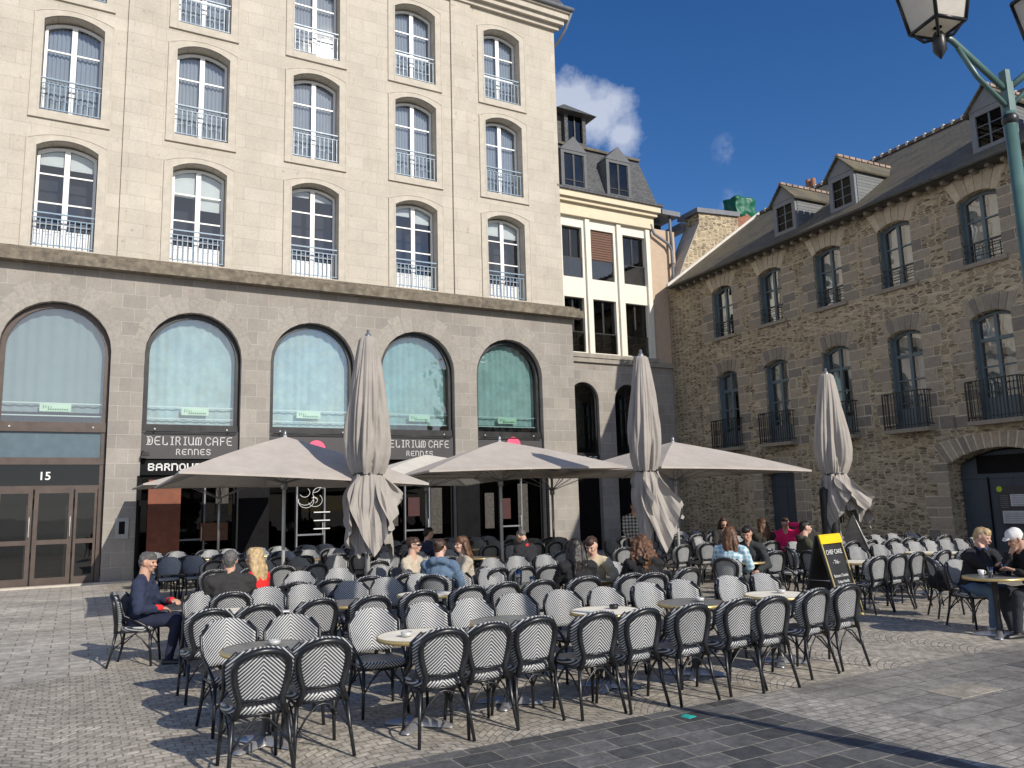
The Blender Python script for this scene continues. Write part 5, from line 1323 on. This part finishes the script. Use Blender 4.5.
    for hip, kn, an, toe in legp: b.capsule(hip, kn, .093, .070); b.capsule(kn, an + Vector((0, 0, .02)), .068, .052)
    remesh(b, 'trousers', cloth(legs), .018, body, 2, (.02, .1))
    for hip, kn, an, toe in legp:
        m = MB(); m.capsule(an + Vector((0, -.04, -.035)), toe, .046, .038, .95, .95); m.build('shoe', cloth((.5, .5, .48)) if extra == 'white_shoes' else BLACK, body)
    # hair
    b = MB(); hm = HC[hair]
    if style == 'short':
        b.capsule(hp((0, -.03, .040)), hp((0, .022, .058)), .085, .070, .96, 1, 14); b.capsule(hp((0, -.05, .0)), hp((0, -.05, -.045)), .070, .052)
    elif style == 'crop':
        b.capsule(hp((0, -.035, .035)), hp((0, .0, .045)), .084, .072, .95, 1, 14)
    elif style == 'bun':
        b.capsule(hp((0, -.025, .035)), hp((0, .01, .045)), .090, .078, .96, 1, 14); b.capsule(hp((0, -.05, -.02)), hp((0, -.05, .0)), .055, .06); b.capsule(hp((0, -.09, .06)), hp((0, -.10, .075)), .042, .036)
    else:
        b.capsule(hp((0, -.025, .038)), hp((0, .012, .05)), .092, .080, .97, 1, 14)
        rr = random.Random(int(abs(x * 100)))
        ln = .36 if style == 'long' else .30
        for k in range(11):
            t = PI * (1.0 + (k / 10)) ; sx_, sy_ = math.cos(t) * .078, math.sin(t) * .07 - .005
            p0 = hp((sx_, sy_, .02)); wv = .03 if style == 'long' else .06
            p1 = p0 + Vector((sx_ * .3 + rr.uniform(-wv, wv), -.03 + rr.uniform(-wv, .0), -.17)); p2 = p1 + Vector((rr.uniform(-wv, wv), -.01 + rr.uniform(-.02, .02), -(ln - .17) + rr.uniform(-.05, .05)))
            r_ = .036 if style == 'long' else .048
            b.capsule(p0, p1, r_, r_); b.capsule(p1, p2, r_, .016)
    hd_ = remesh(b, 'hair', hm, .011, body, 1, (.02, .03) if style != 'curly' else (.07, .035))
    if cap:
        m = MB(); m.capsule(hp((0, -.02, .045)), hp((0, .01, .052)), .092, .083, .97, 1, 16); m.capsule(hp((0, .09, .05)), hp((0, .13, .04)), .05, .03, 1.2, .25, 12); m.build('cap', cloth(cap), body)
    return body
def seat_for(x, y, az, label):
    a = R(az); chair(x - .02 * math.sin(a), y - .02 * math.cos(a), az, label, 'chairs with people on them')
def sitter(x, y, az, label, chair_label, *a, **k):
    seat_for(x, y, az, chair_label); return person(x, y, az, label, *a, **k)

sitter(-4.68, 10.15, 80, 'man in navy sweater with red cuffs sitting at the left end of the terrace', 'chair under the man in navy at the far left', (.022, .03, .065), (.012, .016, .04), 'grey', 'short', .05, 18, .1, [(-.10, .30, .72), (.10, .22, .66)], cuff=(.75, .03, .03), skin=SKIN, vox=.010)
sitter(-3.52, 9.95, -25, 'grey haired man in dark grey jacket seen from behind beside the blonde woman', 'chair under the grey haired man', (.028, .027, .027), hair='grey', style='short', lean=.08, yaw=10, extra='collar', slim=1.08, skin=SKIN)
sitter(-3.32, 10.42, -75, 'blonde woman in red top facing left beside the grey haired man', 'chair under the blonde woman', (.70, .02, .02), hair='blond', style='long', lean=.08, yaw=-10, extra='collar', slim=.9)
sitter(-1.64, 12.6, 115, 'woman in sunglasses and beige jacket holding a drink', 'chair under the woman in sunglasses', (.50, .43, .33), hair='brown', style='bun', lean=.06, yaw=-10, shades=True, slim=.92, extra='open', hands=[(-.08, .32, .80), (.1, .34, .80)])
sitter(-1.12, 11.6, 10, 'woman in blue denim hooded jacket seen from behind with hair in a bun', 'chair under the woman in denim', (.10, .155, .23), hair='brown', style='bun', lean=.1, yaw=20, extra='hood')
sitter(-.80, 12.35, -110, 'long haired woman in beige coat facing left in the group of three', 'chair under the woman in the beige coat', (.46, .40, .32), hair='auburn', style='long', lean=.05, yaw=-15, slim=.92, extra='collar')
sitter(.30, 15.2, -50, 'man in dark sweater with red collar bending over in the middle distance', 'chair under the man with the red collar', (.018, .018, .022), hair='grey', style='crop', lean=.22, yaw=-5, pitch=-.5, collar=(.6, .03, .03), extra='collar', skin=SKIN)
sitter(.80, 10.75, -20, 'woman with long dark hair in black seen from behind, left of the beige jacket', 'chair under the long dark haired woman', (.012, .012, .014), hair='black', style='long', lean=.05, yaw=25, extra='collar')
sitter(1.12, 11.75, 190, 'person in beige jacket leaning in beside the long dark hair', 'chair under the person in the beige jacket', (.52, .44, .30), hair='brown', style='short', lean=.30, yaw=15, pitch=-.4, extra='collar', slim=.95)
sitter(1.72, 11.0, -15, 'woman with curly auburn hair in black coat seen from behind', 'chair under the curly haired woman', (.012, .012, .014), hair='auburn', style='curly', lean=.05, yaw=15, extra='hood')
sitter(3.50, 13.3, 30, 'woman in pale blue plaid shirt with brown hair, left of the dark jacket', 'chair under the plaid shirt', (.5, .6, .7), hair='auburn', style='long', lean=.12, yaw=15, topmat=M_plaid('pale_plaid', (.62, .74, .80), (.22, .38, .46)), legs=(.06, .06, .065))
sitter(4.02, 14.0, 200, 'person in dark jacket facing the plaid shirt, head lowered', 'chair under the dark jacket', (.03, .034, .036), hair='black', style='short', lean=.16, yaw=10, pitch=-.35, extra='collar', skin=SKIN)
sitter(5.05, 19.6, 180, 'dark haired person far behind the plaid shirt', 'chair under the far dark haired person', (.03, .025, .025), hair='brown', style='long', lean=.04, extra='collar', vox=.014)
sitter(5.42, 17.7, -20, 'long brown haired person seen from behind, left of the pink jacket', 'chair under the long brown haired person', (.03, .025, .02), hair='auburn', style='long', lean=.02, vox=.014)
sitter(6.02, 18.0, 190, 'person in bright pink jacket raising a hand to the face', 'chair under the pink jacket', (.80, .02, .16), hair='brown', style='short', lean=.06, hands=[(-.06, .16, 1.18), (.14, .3, .7)], slim=1.1, extra='hood', vox=.014)
sitter(5.42, 15.2, 95, 'person in dark olive jacket facing right by the chalkboard', 'chair under the olive jacket', (.045, .045, .028), hair='black', style='short', lean=.05, yaw=0, extra='hood', vox=.013)
sitter(6.25, 11.15, 165, 'blond man with blue shirt and dark jacket at the right hand table', 'chair under the blond man', (.012, .012, .016), (.07, .12, .20), hair='blond', style='short', lean=.20, yaw=-20, pitch=-.3, extra='white_shoes', hands=[(-.05, .38, .82), (.06, .26, 1.02)], collar=(.08, .16, .5), skin=SKIN2)
sitter(6.72, 10.5, -100, 'person in white cap leaning over the right hand table', 'chair under the person in the white cap', (.010, .010, .012), (.02, .02, .03), hair='grey', style='short', lean=.22, yaw=15, pitch=-.45, cap=(.72, .70, .68), extra='collar', hands=[(-.1, .40, .80), (.05, .30, .98)], skin=SKIN)
sitter(-1.95, 17.6, 60, 'person in dark blue sitting in the shade behind the group of three', 'chair under the person in the shade', (.02, .03, .07), hair='black', style='short', lean=.05, vox=.014)
person(2.70, 18.2, 185, 'waiter standing behind the furled middle parasol in a white patterned shirt', (.6, .6, .6), hair='brown', style='short', stand=True, topmat=M_plaid('patterned_shirt', (.65, .65, .65), (.05, .05, .05)), vox=.014)

# ------------------------------------------------------------------ sky, sun, camera
AZ, EL = 136.0, 30.5
w = bpy.data.worlds.new('World'); scene.world = w; w.use_nodes = True; nt = w.node_tree; bg = nt.nodes['Background']
sky = nt.nodes.new('ShaderNodeTexSky'); sky.sky_type = 'NISHITA'; sky.sun_disc = False; sky.sun_elevation = R(EL); sky.sun_rotation = R(AZ)
sky.air_density = 1.0; sky.dust_density = .25; sky.ozone_density = 2.5; sky.altitude = 50
hsv = nt.nodes.new('ShaderNodeHueSaturation'); hsv.inputs['Saturation'].default_value = 1.32; hsv.inputs['Hue'].default_value = .511; hsv.inputs['Value'].default_value = 1.05; hsv.inputs['Value'].default_value = 1.0
nt.links.new(sky.outputs[0], hsv.inputs['Color'])
# clouds, seen and added: soft blobs by direction broken up with noise
tc = nt.nodes.new('ShaderNodeTexCoord')
def vmath(op, a, b=None):
    nd = nt.nodes.new('ShaderNodeVectorMath'); nd.operation = op
    if isinstance(a, (tuple, list)): nd.inputs[0].default_value = a
    else: nt.links.new(a, nd.inputs[0])
    if b is not None:
        if isinstance(b, (tuple, list)): nd.inputs[1].default_value = b
        else: nt.links.new(b, nd.inputs[1])
    return nd
def mth(op, a, b=None, clamp=False):
    nd = nt.nodes.new('ShaderNodeMath'); nd.operation = op; nd.use_clamp = clamp
    for i, q in enumerate((a, b)):
        if q is None: continue
        if isinstance(q, (int, float)): nd.inputs[i].default_value = q
        else: nt.links.new(q, nd.inputs[i])
    return nd.outputs[0]
nz = nt.nodes.new('ShaderNodeTexNoise'); nz.inputs['Scale'].default_value = 14; nz.inputs['Detail'].default_value = 8; nz.inputs['Roughness'].default_value = .62; nt.links.new(tc.outputs['Generated'], nz.inputs['Vector'])
total = None
CL = [((.0778, .8812, .4663), .044, .6, 2.0), ((.108, .8870, .4480), .046, .62, 1.8), ((.1400, .8925, .4270), .034, .6, 1.8), ((.2604,.878,.4017), .022, .12, 2.0), ((.2559,.9004,.3518), .026, .10, 2.0), ((.3629,.8299,.4237), .012, .06, 2.0),
      ((-.5,-.75,.45), .35, .8, 2.0), ((.1,-.9,.35), .3, .8, 2.0), ((.55,-.8,.3), .25, .7, 2.0), ((-.8,-.5,.3), .3, .7, 2.0), ((.3,-.95,.05), .5, .85, 2.5), ((-.5,-.86,.05), .5, .85, 2.5), ((.9,-.4,.05), .4, .8, 2.5), ((-.98,-.1,.1), .4, .8, 2.5)]  # unseen banks behind the camera, added for paler reflections and neutral fill
for (d, rad, dens, soft) in CL:
    ds = vmath('DISTANCE', tc.outputs['Generated'], d).outputs['Value']
    f = mth('SUBTRACT', 1.0, mth('DIVIDE', ds, rad)); g = mth('ADD', f, mth('MULTIPLY', mth('SUBTRACT', nz.outputs['Fac'], .5), 1.9))
    if dens < .2: h = mth('MULTIPLY', mth('MULTIPLY', mth('MULTIPLY', f, 1.4, True), mth('MULTIPLY', mth('SUBTRACT', nz.outputs['Fac'], .50), 6.0, True)), dens * 2.2)
    else: h = mth('MULTIPLY', mth('MULTIPLY', g, soft, True), dens)
    total = h if total is None else mth('MAXIMUM', total, h)
mxc = nt.nodes.new('ShaderNodeMix'); mxc.data_type = 'RGBA'; nt.links.new(total, mxc.inputs[0]); nt.links.new(hsv.outputs[0], mxc.inputs[6]); mxc.inputs[7].default_value = (7.0, 7.3, 8.0, 1)
nt.links.new(mxc.outputs[2], bg.inputs[0]); bg.inputs[1].default_value = .118
s = Vector((math.sin(R(AZ)) * math.cos(R(EL)), math.cos(R(AZ)) * math.cos(R(EL)), math.sin(R(EL))))
sl_ = bpy.data.lights.new('sun', 'SUN'); sl_.energy = 4.6; sl_.angle = R(.53); sl_.color = (1.0, .93, .82)
so = bpy.data.objects.new('sun', sl_); COL.objects.link(so); so.rotation_euler = s.to_track_quat('Z', 'Y').to_euler(); so.location = (20, -20, 30)

cam = bpy.data.cameras.new('camera'); cam.sensor_width = 36; cam.lens = 27.833; cam.clip_end = 2000; cam.clip_start = .05
co = bpy.data.objects.new('camera', cam); COL.objects.link(co); scene.camera = co
X = Vector((0.999641571, 0.003962870, -0.026476876)); Y = Vector((0.026771801, -0.147970981, 0.988629283)); F_ = Vector((0, 0.988983763, 0.148024038))
mt = Matrix((X, Y, -F_)).transposed().to_4x4(); mt.translation = Vector((0, 0, 1.85)); co.matrix_world = mt
scene.view_settings.view_transform = 'Standard'; scene.view_settings.look = 'None'; scene.view_settings.exposure = 0
scene.cycles.max_bounces = 8; scene.cycles.transparent_max_bounces = 16
print('CHAIRS', NCH)
